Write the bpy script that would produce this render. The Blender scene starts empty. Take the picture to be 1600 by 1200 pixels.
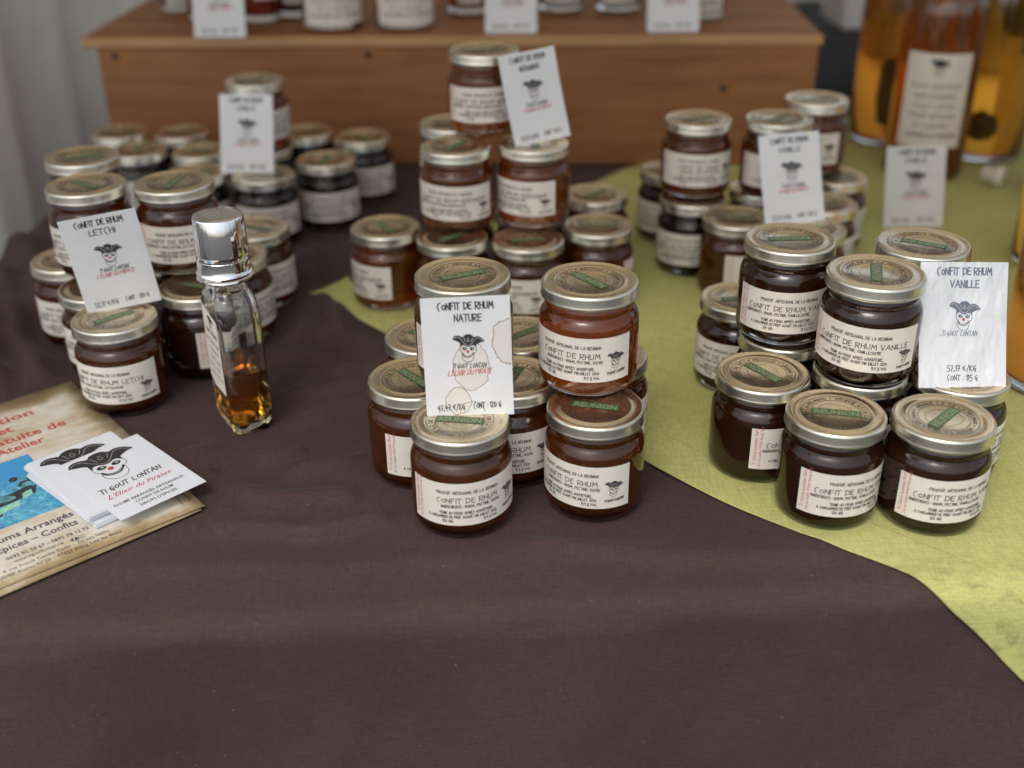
import bpy, bmesh, math, random
import numpy as np
from mathutils import Vector, Matrix, noise
from math import sin, cos, pi, radians as R, atan2

random.seed(7)
S = bpy.context.scene
C = S.collection

# ------------------------------------------------------------------ camera
FPX, PITCH, ROLL, HC = 1781.0, R(28.244), R(-0.68), 0.4547
cam = bpy.data.cameras.new('camera')
camo = bpy.data.objects.new('camera', cam); C.objects.link(camo)
F = Vector((0, cos(PITCH), -sin(PITCH))); RT = Vector((1, 0, 0)); UP = RT.cross(F)
RR = RT * cos(ROLL) + UP * sin(ROLL); UU = -RT * sin(ROLL) + UP * cos(ROLL)
mw = Matrix((RR, UU, -F)).transposed().to_4x4(); mw.translation = (0, 0, HC)
camo.matrix_world = mw
cam.sensor_width = 36.0; cam.lens = 36.0 * FPX / 1600.0
cam.clip_start = 0.02; cam.clip_end = 400
cam.dof.use_dof = True; cam.dof.focus_distance = 0.80; cam.dof.aperture_fstop = 3.2
S.camera = camo

# ------------------------------------------------------------------ world, sun, exposure
SUN_EL, SUN_AZ = R(58), R(205)           # azimuth measured from +Y towards +X
W = bpy.data.worlds.new('World'); S.world = W; W.use_nodes = True
wn = W.node_tree; bg = wn.nodes['Background']
sky = wn.nodes.new('ShaderNodeTexSky'); sky.sky_type = 'NISHITA'; sky.sun_disc = False
sky.sun_elevation = SUN_EL; sky.sun_rotation = SUN_AZ; sky.dust_density = 4.0; sky.air_density = 1.0; sky.ozone_density = 0.6
hs = wn.nodes.new('ShaderNodeHueSaturation'); hs.inputs['Saturation'].default_value = 0.45   # thin overcast greys the blue
wn.links.new(sky.outputs[0], hs.inputs['Color']); wn.links.new(hs.outputs[0], bg.inputs[0])
bg.inputs[1].default_value = 0.13
sl = bpy.data.lights.new('sun', 'SUN'); sl.energy = 0.6; sl.angle = R(24); sl.color = (1, .95, .87)
so = bpy.data.objects.new('sun', sl); C.objects.link(so)
d = Vector((sin(SUN_AZ) * cos(SUN_EL), cos(SUN_AZ) * cos(SUN_EL), sin(SUN_EL)))
so.rotation_euler = d.to_track_quat('Z', 'Y').to_euler(); so.location = d * 5
S.view_settings.view_transform = 'Standard'; S.view_settings.look = 'None'
S.view_settings.gamma = 1.0; S.view_settings.exposure = 0.70
S.render.engine = 'CYCLES'
cy = S.cycles; cy.use_denoising = True; cy.max_bounces = 14; cy.transmission_bounces = 12
cy.glossy_bounces = 5; cy.diffuse_bounces = 4; cy.sample_clamp_indirect = 6.0; cy.blur_glossy = 0.5

# ------------------------------------------------------------------ materials
def mat(name, col=(.5, .5, .5), rough=.5, metal=0., **k):
    m = bpy.data.materials.new(name); m.use_nodes = True
    b = m.node_tree.nodes['Principled BSDF']
    b.inputs['Base Color'].default_value = (*col, 1); b.inputs['Roughness'].default_value = rough
    b.inputs['Metallic'].default_value = metal
    for a, v in k.items():
        b.inputs[a.replace('_', ' ')].default_value = v
    return m
def N(m, t, **k):
    n = m.node_tree.nodes.new('ShaderNode' + t)
    for a, v in k.items(): setattr(n, a, v)
    return n
def L(m, a, b): m.node_tree.links.new(a, b)
def P(m): return m.node_tree.nodes['Principled BSDF']
def coords(m, scale=(1, 1, 1), rot=(0, 0, 0), kind='Object'):
    tc = N(m, 'TexCoord'); mp = N(m, 'Mapping'); mp.inputs['Scale'].default_value = scale; mp.inputs['Rotation'].default_value = rot
    L(m, tc.outputs[kind], mp.inputs[0]); return mp.outputs[0]
def noise_(m, vec, scale, detail=4, rough=.6):
    n = N(m, 'TexNoise'); n.inputs['Scale'].default_value = scale; n.inputs['Detail'].default_value = detail
    n.inputs['Roughness'].default_value = rough; L(m, vec, n.inputs['Vector']); return n.outputs['Fac']
def ramp(m, fac, stops):
    r = N(m, 'ValToRGB'); e = r.color_ramp.elements
    while len(e) < len(stops): e.new(.5)
    for q, (p, c) in zip(e, stops): q.position = p; q.color = (*c, 1) if len(c) == 3 else c
    L(m, fac, r.inputs[0]); return r.outputs[0]
def mix(m, f, a, b, mode='MIX'):
    x = N(m, 'MixRGB', blend_type=mode)
    for s, v in zip((0, 1, 2), (f, a, b)):
        if hasattr(v, 'links'): L(m, v, x.inputs[s])
        else: x.inputs[s].default_value = v if s == 0 else (*v, 1)
    return x.outputs[0]
def bump(m, h, dist, strength=.5, prev=None):
    b = N(m, 'Bump'); b.inputs['Distance'].default_value = dist; b.inputs['Strength'].default_value = strength
    L(m, h, b.inputs['Height'])
    if prev is not None: L(m, prev, b.inputs['Normal'])
    return b.outputs[0]
def vary(m, amt=.15, scale=60, rscale=None, vec=None):
    """multiply the base colour by a noise and roughen in patches"""
    vec = vec or coords(m); c = tuple(P(m).inputs['Base Color'].default_value)[:3]
    f = noise_(m, vec, scale)
    L(m, ramp(m, f, [(.3, tuple(v * (1 - amt) for v in c)), (.7, tuple(min(1, v * (1 + amt)) for v in c))]), P(m).inputs['Base Color'])
    return vec

# cloths
def cloth_mat(name, c0, c1, lint, thread=900., sheen=.07, slub=.24):
    m = mat(name, c0, .88, Sheen_Weight=sheen, Sheen_Roughness=.4, Specular_IOR_Level=.12)
    v = coords(m)
    big = noise_(m, v, 6, 5); f1 = ramp(m, big, [(.32, c0), (.68, c1)])
    vw = coords(m, (thread, thread * .12, thread)); tw = noise_(m, vw, 1.0, 2)
    vx = coords(m, (thread * .12, thread, thread)); tx = noise_(m, vx, 1.0, 2)
    weave = mix(m, .5, tw, tx)
    f2 = mix(m, .55, f1, ramp(m, weave, [(.3, (.55, .55, .55)), (.7, (1.35, 1.35, 1.35))]), 'MULTIPLY')
    sl1 = noise_(m, coords(m, (70, 1500, 1500)), 1.0, 3, .7); sl2 = noise_(m, coords(m, (1500, 70, 70)), 1.0, 3, .7)
    f2 = mix(m, slub, f2, ramp(m, mix(m, .5, sl1, sl2), [(.36, (.45, .43, .42)), (.5, (.95, .95, .95)), (.64, (1.7, 1.68, 1.65))]), 'MULTIPLY')
    spk = noise_(m, coords(m, (1, 1, 1)), 420, 1); lm = ramp(m, spk, [(.775, (0, 0, 0)), (.82, (.8, .8, .8))])
    f3 = mix(m, lm, f2, lint)
    L(m, f3, P(m).inputs['Base Color'])
    med = noise_(m, v, 55, 4)
    L(m, bump(m, weave, .0004, .55, bump(m, med, .0012, .35)), P(m).inputs['Normal'])
    return m, f3
M_BROWN, _ = cloth_mat('brown_cotton', (.058, .036, .034), (.071, .046, .044), (.22, .17, .15))
M_GREEN, gcol = cloth_mat('lime_cotton', (.44, .445, .155), (.50, .50, .195), (.56, .56, .30), 700., .03, .07)
# worn grey smudges where the runner rubs over the table edge
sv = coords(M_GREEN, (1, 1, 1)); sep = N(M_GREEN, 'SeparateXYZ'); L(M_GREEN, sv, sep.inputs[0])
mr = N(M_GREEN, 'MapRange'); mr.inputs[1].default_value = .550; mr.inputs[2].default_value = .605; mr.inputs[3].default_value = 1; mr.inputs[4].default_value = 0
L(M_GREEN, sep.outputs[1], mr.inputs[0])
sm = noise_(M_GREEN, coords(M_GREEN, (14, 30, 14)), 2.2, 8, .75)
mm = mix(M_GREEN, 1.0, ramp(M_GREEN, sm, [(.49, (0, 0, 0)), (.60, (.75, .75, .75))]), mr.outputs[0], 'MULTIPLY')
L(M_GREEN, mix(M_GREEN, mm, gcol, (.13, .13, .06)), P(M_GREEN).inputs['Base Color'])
M_STITCH = mat('yellow_thread', (.62, .62, .22), .8)
M_CURTAIN = mat('grey_canvas', (.74, .72, .68), .9); vary(M_CURTAIN, .12, 3)

# glass, jam, metal
def glass(name, col=(1, 1, 1), rough=.0):
    return mat(name, col, rough, Transmission_Weight=1.0, IOR=1.53)
M_GLASS = glass('jar_glass', (.985, .99, .985))
def jam(name, base, absorb, dens, tw=.55):
    m = mat(name, base, .22, Transmission_Weight=tw, IOR=1.06)
    v = coords(m); f = noise_(m, v, 45, 5)
    L(m, ramp(m, f, [(.3, tuple(x * .75 for x in base)), (.75, tuple(min(1, x * 1.35) for x in base))]), P(m).inputs['Base Color'])
    va = N(m, 'VolumeAbsorption'); va.inputs[0].default_value = (*absorb, 1); va.inputs[1].default_value = dens
    L(m, va.outputs[0], m.node_tree.nodes['Material Output'].inputs['Volume'])
    L(m, bump(m, noise_(m, v, 160, 3), .0006, .4), P(m).inputs['Normal'])
    return m
JAM = {'nature': jam('amber_jam', (.32, .090, .014), (.86, .42, .03), 34, .66),
       'vanille': jam('vanilla_jam', (.095, .030, .012), (.66, .26, .10), 50, .5),
       'letchi': jam('lychee_jam', (.24, .060, .012), (.80, .33, .04), 36, .6),
       'geranium': jam('geranium_jam', (.30, .080, .014), (.84, .38, .05), 32, .66),
       'amber': jam('light_amber_jam', (.48, .15, .022), (.90, .50, .04), 26, .74),
       'dark': jam('dark_jam', (.045, .018, .014), (.5, .2, .14), 50, .5)}
def metal_mat(name, col, rough, ring=True):
    m = mat(name, col, rough, 1.0)
    v = coords(m); n = noise_(m, v, 220, 4); big = noise_(m, v, 35, 3)
    rr = N(m, 'MapRange'); rr.inputs[3].default_value = rough * .75; rr.inputs[4].default_value = rough * 1.45; L(m, big, rr.inputs[0])
    L(m, rr.outputs[0], P(m).inputs['Roughness'])
    L(m, ramp(m, big, [(.3, tuple(c * .9 for c in col)), (.7, tuple(min(1, c * 1.06) for c in col))]), P(m).inputs['Base Color'])
    L(m, bump(m, n, .00012, .25, bump(m, noise_(m, v, 70, 2), .0005, .25)), P(m).inputs['Normal'])
    return m
M_GOLD = metal_mat('gold_lacquer', (.92, .80, .58), .25)
oi_ = N(M_GOLD, 'ObjectInfo'); base_l = P(M_GOLD).inputs['Base Color'].links[0].from_socket
L(M_GOLD, mix(M_GOLD, 1.0, base_l, ramp(M_GOLD, oi_.outputs['Random'], [(0, (.84, .83, .82)), (1, (1.04, 1.03, 1.02))]), 'MULTIPLY'), P(M_GOLD).inputs['Base Color'])
M_TIN = metal_mat('tin_side', (.78, .75, .65), .27)
M_CHROME = mat('chrome', (.88, .89, .92), .05, 1.0)
L(M_CHROME, bump(M_CHROME, noise_(M_CHROME, coords(M_CHROME, (260, 260, 6)), 1.0, 2), .0006, .55), P(M_CHROME).inputs['Normal'])
# paper and inks
M_PAPER = mat('label_paper', (.74, .69, .62), .55); pv = vary(M_PAPER, .05, 90)
L(M_PAPER, bump(M_PAPER, noise_(M_PAPER, pv, 700, 3), .0001, .3), P(M_PAPER).inputs['Normal'])
M_CARD = mat('card_paper', (.70, .71, .72), .6); vary(M_CARD, .04, 30)
M_WHITE = mat('glossy_card', (.70, .73, .79), .35)
M_PLASTIC = mat('laminate_sleeve', (.70, .72, .74), .22, Coat_Weight=.8, Coat_Roughness=.06)
lv = coords(M_PLASTIC, (1, 1, .6)); L(M_PLASTIC, bump(M_PLASTIC, noise_(M_PLASTIC, lv, 42, 3, .5), .009, 1.0), P(M_PLASTIC).inputs['Normal'])
L(M_PLASTIC, P(M_PLASTIC).inputs['Normal'].links[0].from_socket, P(M_PLASTIC).inputs['Coat Normal'])
M_INK = mat('black_ink', (.022, .021, .024), .6)
M_INKF = mat('faded_ink', (.14, .16, .22), .5)
M_RED = mat('red_ink', (.50, .05, .05), .6)
M_GREY = mat('grey_ink', (.30, .30, .30), .6)
M_SOCKET = mat('highlight_ink', (.55, .55, .53), .6)
M_STAIN = mat('dried_stain', (.30, .21, .13), .7)
M_STAINFILL = mat('stain_tint', (.67, .655, .61), .6)
M_PRINT = mat('lid_dark_print', (.060, .043, .034), .45)
M_BAND = mat('lid_green_print', (.05, .115, .04), .42)
M_BANDT = mat('lid_band_letters', (.25, .27, .16), .42)
INK = [M_INK, M_RED, M_GREY, M_SOCKET, M_STAIN, M_STAINFILL, M_INKF]

# ------------------------------------------------------------------ mesh helpers
class MB:
    def __init__(s): s.v = []; s.f = []; s.m = []
    def add(s, vs, fs, m=0):
        o = len(s.v); s.v += [tuple(p) for p in vs]; s.f += [tuple(i + o for i in f) for f in fs]; s.m += [m] * len(fs)
    def box(s, x0, x1, y0, y1, z0, z1, m=0):
        v = [(x, y, z) for z in (z0, z1) for y in (y0, y1) for x in (x0, x1)]
        s.add(v, [(0, 2, 3, 1), (4, 5, 7, 6), (0, 1, 5, 4), (2, 6, 7, 3), (0, 4, 6, 2), (1, 3, 7, 5)], m)
    def lathe(s, prof, n=64, mats=None, close=True, cx=0, cy_=0):
        o = len(s.v)
        for r, z in prof:
            for k in range(n):
                a = 2 * pi * k / n; s.v.append((cx + r * cos(a), cy_ + r * sin(a), z))
        for i in range(len(prof) - 1):
            for k in range(n):
                k2 = (k + 1) % n
                a, b = o + i * n, o + (i + 1) * n
                s.f.append((a + k, a + k2, b + k2, b + k)); s.m.append(mats[i] if mats else 0)
    def mesh(s, name, mats, smooth=True, merge=True, flip=False):
        me = bpy.data.meshes.new(name); me.from_pydata(s.v, [], s.f)
        for m in mats: me.materials.append(m)
        me.polygons.foreach_set('material_index', s.m)
        me.polygons.foreach_set('use_smooth', [smooth] * len(s.f))
        if merge:
            bm = bmesh.new(); bm.from_mesh(me); bmesh.ops.remove_doubles(bm, verts=bm.verts, dist=1e-6)
            bmesh.ops.recalc_face_normals(bm, faces=bm.faces); bm.to_mesh(me); bm.free()
        me.update(); return me
def obj(name, me, parent=None, loc=(0, 0, 0), rz=0., **props):
    o = bpy.data.objects.new(name, me); C.objects.link(o); o.location = loc; o.rotation_euler = (0, 0, rz)
    if parent is not None: o.parent = parent
    for k, v in props.items():
        if v is not None: o[k] = v
    return o
def sharp(me, ang=35):
    bm = bmesh.new(); bm.from_mesh(me)
    for e in bm.edges:
        if len(e.link_faces) == 2 and e.calc_face_angle(0) > R(ang): e.smooth = False
    bm.to_mesh(me); bm.free(); return me

# --- a small hand-drawn capital alphabet: strokes on a 4 x 6 grid, ~ marks a curved stroke
GL = {'A': '0,0 2,6 3.9,-.2|.8,2 3.3,2', 'B': '0,0 0,6|~-.2,6 2.7,5.4 2.2,3.4 0,3.1|~0,3.1 3.3,2.6 2.8,.4 -.2,0',
 'C': '~3.2,6.2 1,5.2 .2,2.6 1.7,-.7', 'D': '0,0 0,5.8|~-.4,6 3.1,5 3.2,1.6 -.3,-.1', 'E': '3,6 0,5.8 0,0 3,.1|0,3.1 2.3,3.2',
 'F': '3.2,6.1 0,5.8 0,-.4|0,3.1 2.2,3.3', 'G': '~3.3,6 .9,4.8 .2,2.4 1.4,.4 2.6,1.6|2.9,3 2.7,-1|1.2,2.8 3.4,3', 'H': '0,0 .1,6|3.2,-.2 3.1,6|0,2.9 3.2,3.2',
 'I': '0,0 0,5.6', 'J': '~1.8,6 1.7,1 .6,-.5 -.4,.6', 'K': '0,0 0,6|3,6 .1,2.6 3.1,-.2', 'L': '0,6 0,.1 2.8,.2', 'M': '0,0 .7,6 2.3,2.2 3.8,6 4.5,-.2',
 'N': '0,-.2 0,5.8 3.1,.2 3.2,6.2', 'O': '~1.7,4.6 .2,3.2 .5,1 1.9,.5 3.1,2 2.8,4 1.5,4.6', 'P': '0,-.2 0,6|~-.4,6 3.2,5.6 2.7,3.2 0,2.7',
 'R': '0,-.2 0,6|~-.4,6 3.1,5.7 2.7,3.3 .2,2.8|.8,2.8 3.3,-.2', 'S': '~3.1,6 .5,5.4 .8,3.6 2.7,2.4 2.2,.4 -.2,.1', 'T': '-.7,6.1 3.8,5.9|1.5,6 1.5,-.2',
 'U': '~0,6 0,1.4 1.4,.1 3,1.2 3.1,6', 'V': '-.2,6 1.6,0 3.5,6.1', 'X': '0,6 3,0|3,6 0,0', 'Y': '0,6 1.5,3|3,6 1,-.4', 'Z': '0,6 3.1,6 0,0 3.3,.1',
 '0': '~1.4,5.6 .1,4 .3,1 1.4,.2 2.6,2 2.5,4.6 1.3,5.6', '1': '-.2,4.6 .9,6 .9,0', '2': '~0,5 1.5,6 2.5,4.6 .1,0|.1,0 3,.1', '3': '~0,5.8 2.4,5.2 1,3.3 2.7,1.6 -.2,-.2',
 '4': '1.6,6 0,2.3 3.1,2.5|2.3,4 2.1,-.8', '5': '2.9,6 .5,5.8 .2,3.2|~.2,3.2 2.8,2.9 2.4,.2 -.4,-.8', '7': '-.2,6 2.8,5.9 1.1,-.4|.3,3 2.5,3.2',
 '9': '~2.6,4.8 1,6 .2,4.4 1.6,3.3 2.6,4.8|2.6,5 2,-.3', ',': '.6,.5 0,-1.2', '.': '.1,.2 .5,.2', ':': '.1,3.6 .5,3.6|.1,1.2 .5,1.2', "'": '.3,6.6 .2,4.8',
 '/': '0,-1 2.8,6.4', '%': '0,0 3,6|~.5,5 .2,4.4 1,4.2 1,5 .5,5|~2.4,1.6 2,.8 2.9,.8 2.9,1.5 2.4,1.6|0,-1.2 3,-1.1', '€': '~3.2,5.4 1.2,5 .6,2.4 1.4,.6 3,.8|-.2,3.6 2.2,3.8|-.2,2.2 2,2.4',
 '-': '.2,3 2.4,3.1', '*': '.2,2 1.8,4|1.8,2 .2,4|1,1.6 1,4.4', 'È': '3,6 0,5.8 0,0 3,.1|0,3.1 2.3,3.2|.8,8 1.8,6.9', 'É': '3,6 0,5.8 0,0 3,.1|0,3.1 2.3,3.2|1.8,8 .8,6.9'}
def crom(p, k=3):
    q = [p[0]] + p + [p[-1]]; out = []
    for i in range(1, len(q) - 2):
        a, b, c, d_ = (Vector(x) for x in q[i - 1:i + 3])
        for j in range(k):
            t = j / k
            out.append(tuple(.5 * ((2 * b) + (c - a) * t + (2 * a - 5 * b + 4 * c - d_) * t * t + (3 * b - a - 3 * c + d_) * t ** 3)))
    out.append(p[-1]); return out
GLYPH = {}
for ch, s in GL.items():
    st = []
    for q in s.split('|'):
        sm_ = q.startswith('~'); pts = [tuple(float(v) for v in t.split(',')) for t in q.lstrip('~').split()]
        st.append(crom(pts) if sm_ else pts)
    xs = [p[0] for q in st for p in q]
    GLYPH[ch] = (st, max(0, max(xs)))
class Ink:
    """flat drawing: 2-D polygons with a material index and a layer"""
    def __init__(s): s.p = []; s.k = 0
    def strip(s, pts, w, m=0, lay=0, closed=False):
        if not closed and len(pts) > 2:                 # a pen lifts at sharp corners: split there
            for i in range(1, len(pts) - 1):
                a_, b_ = Vector(pts[i]) - Vector(pts[i - 1]), Vector(pts[i + 1]) - Vector(pts[i])
                if a_.length > 1e-9 and b_.length > 1e-9 and a_.normalized().dot(b_.normalized()) < .1:
                    s.strip(pts[:i + 1], w, m, lay); s.strip(pts[i:], w, m, lay); return
        n = len(pts)
        if n < 2: return
        L_, R_ = [], []
        for i, p in enumerate(pts):
            a = pts[i - 1] if (i or closed) else None; b = pts[(i + 1) % n] if (i < n - 1 or closed) else None
            d1 = (Vector(p) - Vector(a)) if a is not None else None; d2 = (Vector(b) - Vector(p)) if b is not None else None
            for d_ in (d1, d2):
                if d_ is not None and d_.length > 1e-9: d_.normalize()
            t = (d1 if d2 is None else d2 if d1 is None else (d1 + d2))
            if t.length < 1e-6: t = d1 or d2
            t = t.normalized(); nn = Vector((-t.y, t.x)); ref = d1 or d2
            c = abs(nn.dot(Vector((-ref.y, ref.x)))); h = w / 2 / max(c, .55)
            ext = Vector((0, 0))
            if not closed and i == 0: ext = -t * w * .4
            if not closed and i == n - 1: ext = t * w * .4
            L_.append(tuple(Vector(p) + nn * h + ext)); R_.append(tuple(Vector(p) - nn * h + ext))
        s.k += 1; z = lay + (s.k % 6) * .12
        for i in range(n if closed else n - 1):
            j = (i + 1) % n; s.p.append(([R_[i], R_[j], L_[j], L_[i]], m, z))
    def text(s, txt, x0, x1, y, h, w, m=0, lay=0, slant=0., rise=0., ang=0., jit=.25):
        rnd = random.Random(txt + str(round(x0 * 1e4))); adv = []; x = 0
        for ch in txt:
            if ch == ' ': adv.append(x); x += 2.6; continue
            if adv and txt[len(adv) - 1] == 'T': x -= .8
            adv.append(x); x += GLYPH[ch][1] + 1.25
        tot = x - 1.25; sx = (x1 - x0) / tot; sy = h / 6
        for ch, a in zip(txt, adv):
            if ch == ' ': continue
            jx, jy, jr = (rnd.uniform(-jit, jit) for _ in range(3)); jr *= .25
            for st in GLYPH[ch][0]:
                pts = []
                for px, py in st:
                    qx, qy = px + jr * py * .3 + jx * .6, py + jy + jr * px * .3
                    X = (a + qx) * sx + slant * qy * sy; Y = qy * sy + rise * (a * sx)
                    pts.append((x0 + X * cos(ang) - Y * sin(ang), y + X * sin(ang) + Y * cos(ang)))
                s.strip(pts, w, m, lay)
    def poly(s, pts, m=0, lay=0): s.p.append((list(pts), m, lay))
    def ellipse(s, cx, cy_, rx, ry, m=0, lay=0, n=14, rot=0.):
        s.poly([(cx + rx * cos(t) * cos(rot) - ry * sin(t) * sin(rot), cy_ + rx * cos(t) * sin(rot) + ry * sin(t) * cos(rot)) for t in (2 * pi * i / n for i in range(n))], m, lay)
    def tris(s, vs, fs, m=0, lay=0):
        for f in fs: s.p.append(([vs[i] for i in f], m, lay))
    def mesh(s, name, fn, mats, cut=None, base=1.2e-4, step=2.5e-5):
        """fn(x, y, height) -> xyz ; cut: slice polygons every `cut` along x so that they can follow a curve"""
        bm = bmesh.new()
        for pts, m, lay in s.p:
            try: f = bm.faces.new([bm.verts.new((p[0], p[1], base + lay * step)) for p in pts]); f.material_index = m
            except ValueError: pass
        if cut:
            big = [f for f in bm.faces if max(v.co.x for v in f.verts) - min(v.co.x for v in f.verts) > cut * 1.2]
            bmesh.ops.triangulate(bm, faces=[f for f in big if len(f.verts) > 4])
            xs = [v.co.x for v in bm.verts]; x = math.floor(min(xs) / cut) * cut
            while x < max(xs):
                bmesh.ops.bisect_plane(bm, geom=bm.verts[:] + bm.edges[:] + bm.faces[:], plane_co=(x, 0, 0), plane_no=(1, 0, 0)); x += cut
        bmesh.ops.triangulate(bm, faces=[f for f in bm.faces if len(f.verts) > 4])
        for f in bm.faces:
            if f.normal.z < 0: f.normal_flip()
        for v in bm.verts: v.co = fn(v.co.x, v.co.y, v.co.z)
        me = bpy.data.meshes.new(name); bm.to_mesh(me); bm.free()
        for m in mats: me.materials.append(m)
        return me
def ftext(txt, size, bold=0., shear=0.):
    """type set with the built-in face: returns 2-D points, faces and width"""
    cu = bpy.data.curves.new('t', 'FONT'); cu.body = txt; cu.size = size; cu.resolution_u = 2; cu.offset = bold * size; cu.shear = shear
    o = bpy.data.objects.new('t', cu); C.objects.link(o)
    dg = bpy.context.evaluated_depsgraph_get(); me = bpy.data.meshes.new_from_object(o.evaluated_get(dg))
    vs = [(v.co.x, v.co.y) for v in me.vertices]; fs = [tuple(p.vertices) for p in me.polygons]
    bpy.data.objects.remove(o); bpy.data.curves.remove(cu); bpy.data.meshes.remove(me)
    return vs, fs, (max(v[0] for v in vs) if vs else 0)
def put(ink, txt, size, x0, y0, x1=None, ang=0., m=0, lay=0, bold=.0, shear=0., wav=0.):
    vs, fs, w = ftext(txt, size, bold, shear); sx = (x1 - x0) / w if x1 is not None else 1.
    if ang and x1 is not None: sx = 1.
    out = []
    for x, y in vs:
        x *= sx; out.append((x0 + x * cos(ang) - y * sin(ang), y0 + x * sin(ang) + y * cos(ang)))
    ink.tris(out, fs, m, lay)

def emblem(ink, cx, y0, sc, fine=True, mi=0, lay=0, w=.06):
    """laughing skull under a three-cornered hat; sc = metres per unit, about 3.8 units wide and 3.4 high"""
    T = lambda pts: [(cx + x * sc, y0 + y * sc) for x, y in pts]
    hat = crom([(-1.85, 2.78), (-1.68, 3.12), (-1.3, 3.28), (-.92, 3.2), (-.62, 3.05), (-.4, 3.28), (0, 3.38), (.4, 3.28), (.68, 3.0), (.95, 3.08), (1.3, 3.05), (1.65, 2.78), (1.93, 2.4),
                (1.5, 2.34), (1.2, 2.2), (.93, 2.05), (.86, 1.7), (.7, 1.95), (.4, 1.98), (.15, 1.84), (-.15, 1.84), (-.5, 2.04), (-.8, 2.02), (-.97, 1.7), (-.98, 2.3), (-1.3, 2.55), (-1.6, 2.68), (-1.85, 2.78)], 2)[:-1]
    ink.poly(T(hat), mi, lay + 1)
    sk = crom([(-.96, 1.95), (-.98, 1.5), (-.86, 1.25), (-.7, 1.12), (-.8, .9), (-.82, .55), (-.62, .2), (-.3, 0), (.1, -.02), (.4, .15), (.57, .5), (.62, .85), (.56, 1.05), (.76, 1.1), (.9, 1.3), (.92, 1.6), (.88, 1.95)], 2 if fine else 1)
    ink.strip(T(sk), w * sc, mi, lay)
    for ex, ey in ((-.46, 1.63), (.4, 1.58)):
        ink.ellipse(cx + ex * sc, y0 + ey * sc, .28 * sc, .21 * sc, mi, lay + 1, 12, -.15 if ex < 0 else .15)
        ink.ellipse(cx + (ex + .05) * sc, y0 + (ey + .02) * sc, .09 * sc, .08 * sc, 3, lay + 2.5, 8)
    ink.ellipse(cx - .1 * sc, y0 + 1.24 * sc, .18 * sc, .18 * sc, 1, lay + 2.5, 12)
    sm_ = crom([(-.72, 1.1), (-.62, .78), (-.28, .56), (.12, .58), (.42, .84), (.54, 1.06)], 3)
    ink.strip(T(sm_), .13 * sc, mi, lay + 1)
    ink.strip(T(crom([(-.60, 1.0), (-.48, .80), (-.22, .69), (.06, .70), (.30, .88)], 2)), .05 * sc, mi, lay + 1)
    if fine:
        for i in range(7):
            x = -.46 + i * .13; ink.strip(T([(x, .76 - .12 * sin(i / 6 * pi)), (x, .62 - .1 * sin(i / 6 * pi))]), w * .5 * sc, 3, lay + 2.5)
        for pts in ([(-1.7, 2.86), (-1.4, 3.06), (-1.0, 3.0), (-.66, 2.5), (-.28, 2.08), (0, 1.98), (.3, 2.12), (.62, 2.5), (.92, 2.84), (1.3, 2.84), (1.74, 2.46)], [(-.5, 2.98), (-.3, 2.4)], [(.55, 2.9), (.34, 2.45)]):
            ink.strip(T(crom(pts, 2)), w * .7 * sc, 3, lay + 2.5)
        ink.strip(T([(0, 2.95), (-.14, 2.62), (0, 2.45), (.14, 2.62)]), w * .7 * sc, 3, lay + 2.5, True)

# ------------------------------------------------------------------ the jar
HJ = .0750
RG = .0344
gp_ = [(0, .0016), (.022, .0016), (.0255, .0002), (.0285, .0002), (.0318, .0022), (.0338, .0060), (.0344, .0110), (.0344, .047), (.0341, .0505), (.0330, .0535), (.0312, .0558), (.0300, .0572),
       (.0298, .0584), (.0304, .0596), (.0309, .0608), (.0305, .0622), (.0297, .0634), (.0296, .0710), (0, .0710)]
mb = MB(); mb.lathe(gp_, 72); ME_GLASS = mb.mesh('glass', [M_GLASS])
jp = [(0, .0052), (.022, .0052), (.0275, .0062), (.0308, .0094), (.0322, .0140), (.0323, .0460), (.0318, .0498), (.0306, .0526), (.0288, .0548), (.0280, .0570), (.0280, .0665), (0, .0665)]
ME_JAM = {}
for k, m in JAM.items():
    mb = MB(); mb.lathe(jp, 64); ME_JAM[k] = mb.mesh('jam', [m])
lp = [(.0312, .0656), (.0322, .0650), (.0331, .0654), (.0334, .0663), (.0331, .0672), (.0329, .0678), (.0330, .0727), (.0327, .0739), (.0320, .0747), (.0312, .0749), (.0303, .0745), (.0296, .0738),
      (.0252, .0740), (.0247, .0743), (.0241, .0746), (.0237, .0745), (.0232, .0740), (0, .07405)]
lm_ = [1] * 7 + [1, 0, 0, 0, 0, 0, 0, 0, 0, 0]
mb = MB(); mb.lathe(lp, 96, lm_); ME_LID = sharp(mb.mesh('lid', [M_GOLD, M_TIN]), 50)
# print on the lid: two rings, the motto running round twice, the island and a green band
ik = Ink()
def circ(r, n=72): return [(r * cos(2 * pi * i / n), r * sin(2 * pi * i / n)) for i in range(n)]
ik.strip(circ(.0226), .00034, 0, 0, True); ik.strip(circ(.0218), .00018, 0, 0, True); ik.strip(circ(.0168), .00024, 0, 0, True)
ik.strip(circ(.0162), .00016, 0, 0, True)
motto = 'ORIGINE ILE DE LA REUNION * ORIGINE ILE DE LA REUNION * '
tmp = Ink(); tmp.text(motto.strip(), 0, 2 * pi * .0193 * .975, -.0013, .0026, .00040, 0, 0, jit=.05)
for pts, m, z in tmp.p:
    ik.p.append(([((.0193 + y) * sin(x / .0193), (.0193 + y) * cos(x / .0193)) for x, y in pts], 0, z))
isl = crom([(-.012, .003), (-.0095, .0078), (-.004, .0112), (.002, .0105), (.006, .0092), (.0105, .004), (.0125, -.002), (.010, -.0062), (.0075, -.0105), (.001, -.0112), (-.006, -.0085), (-.0105, -.004), (-.0118, -.0002)], 3)
ik.strip(isl, .00022, 0, 0, True)
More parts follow.
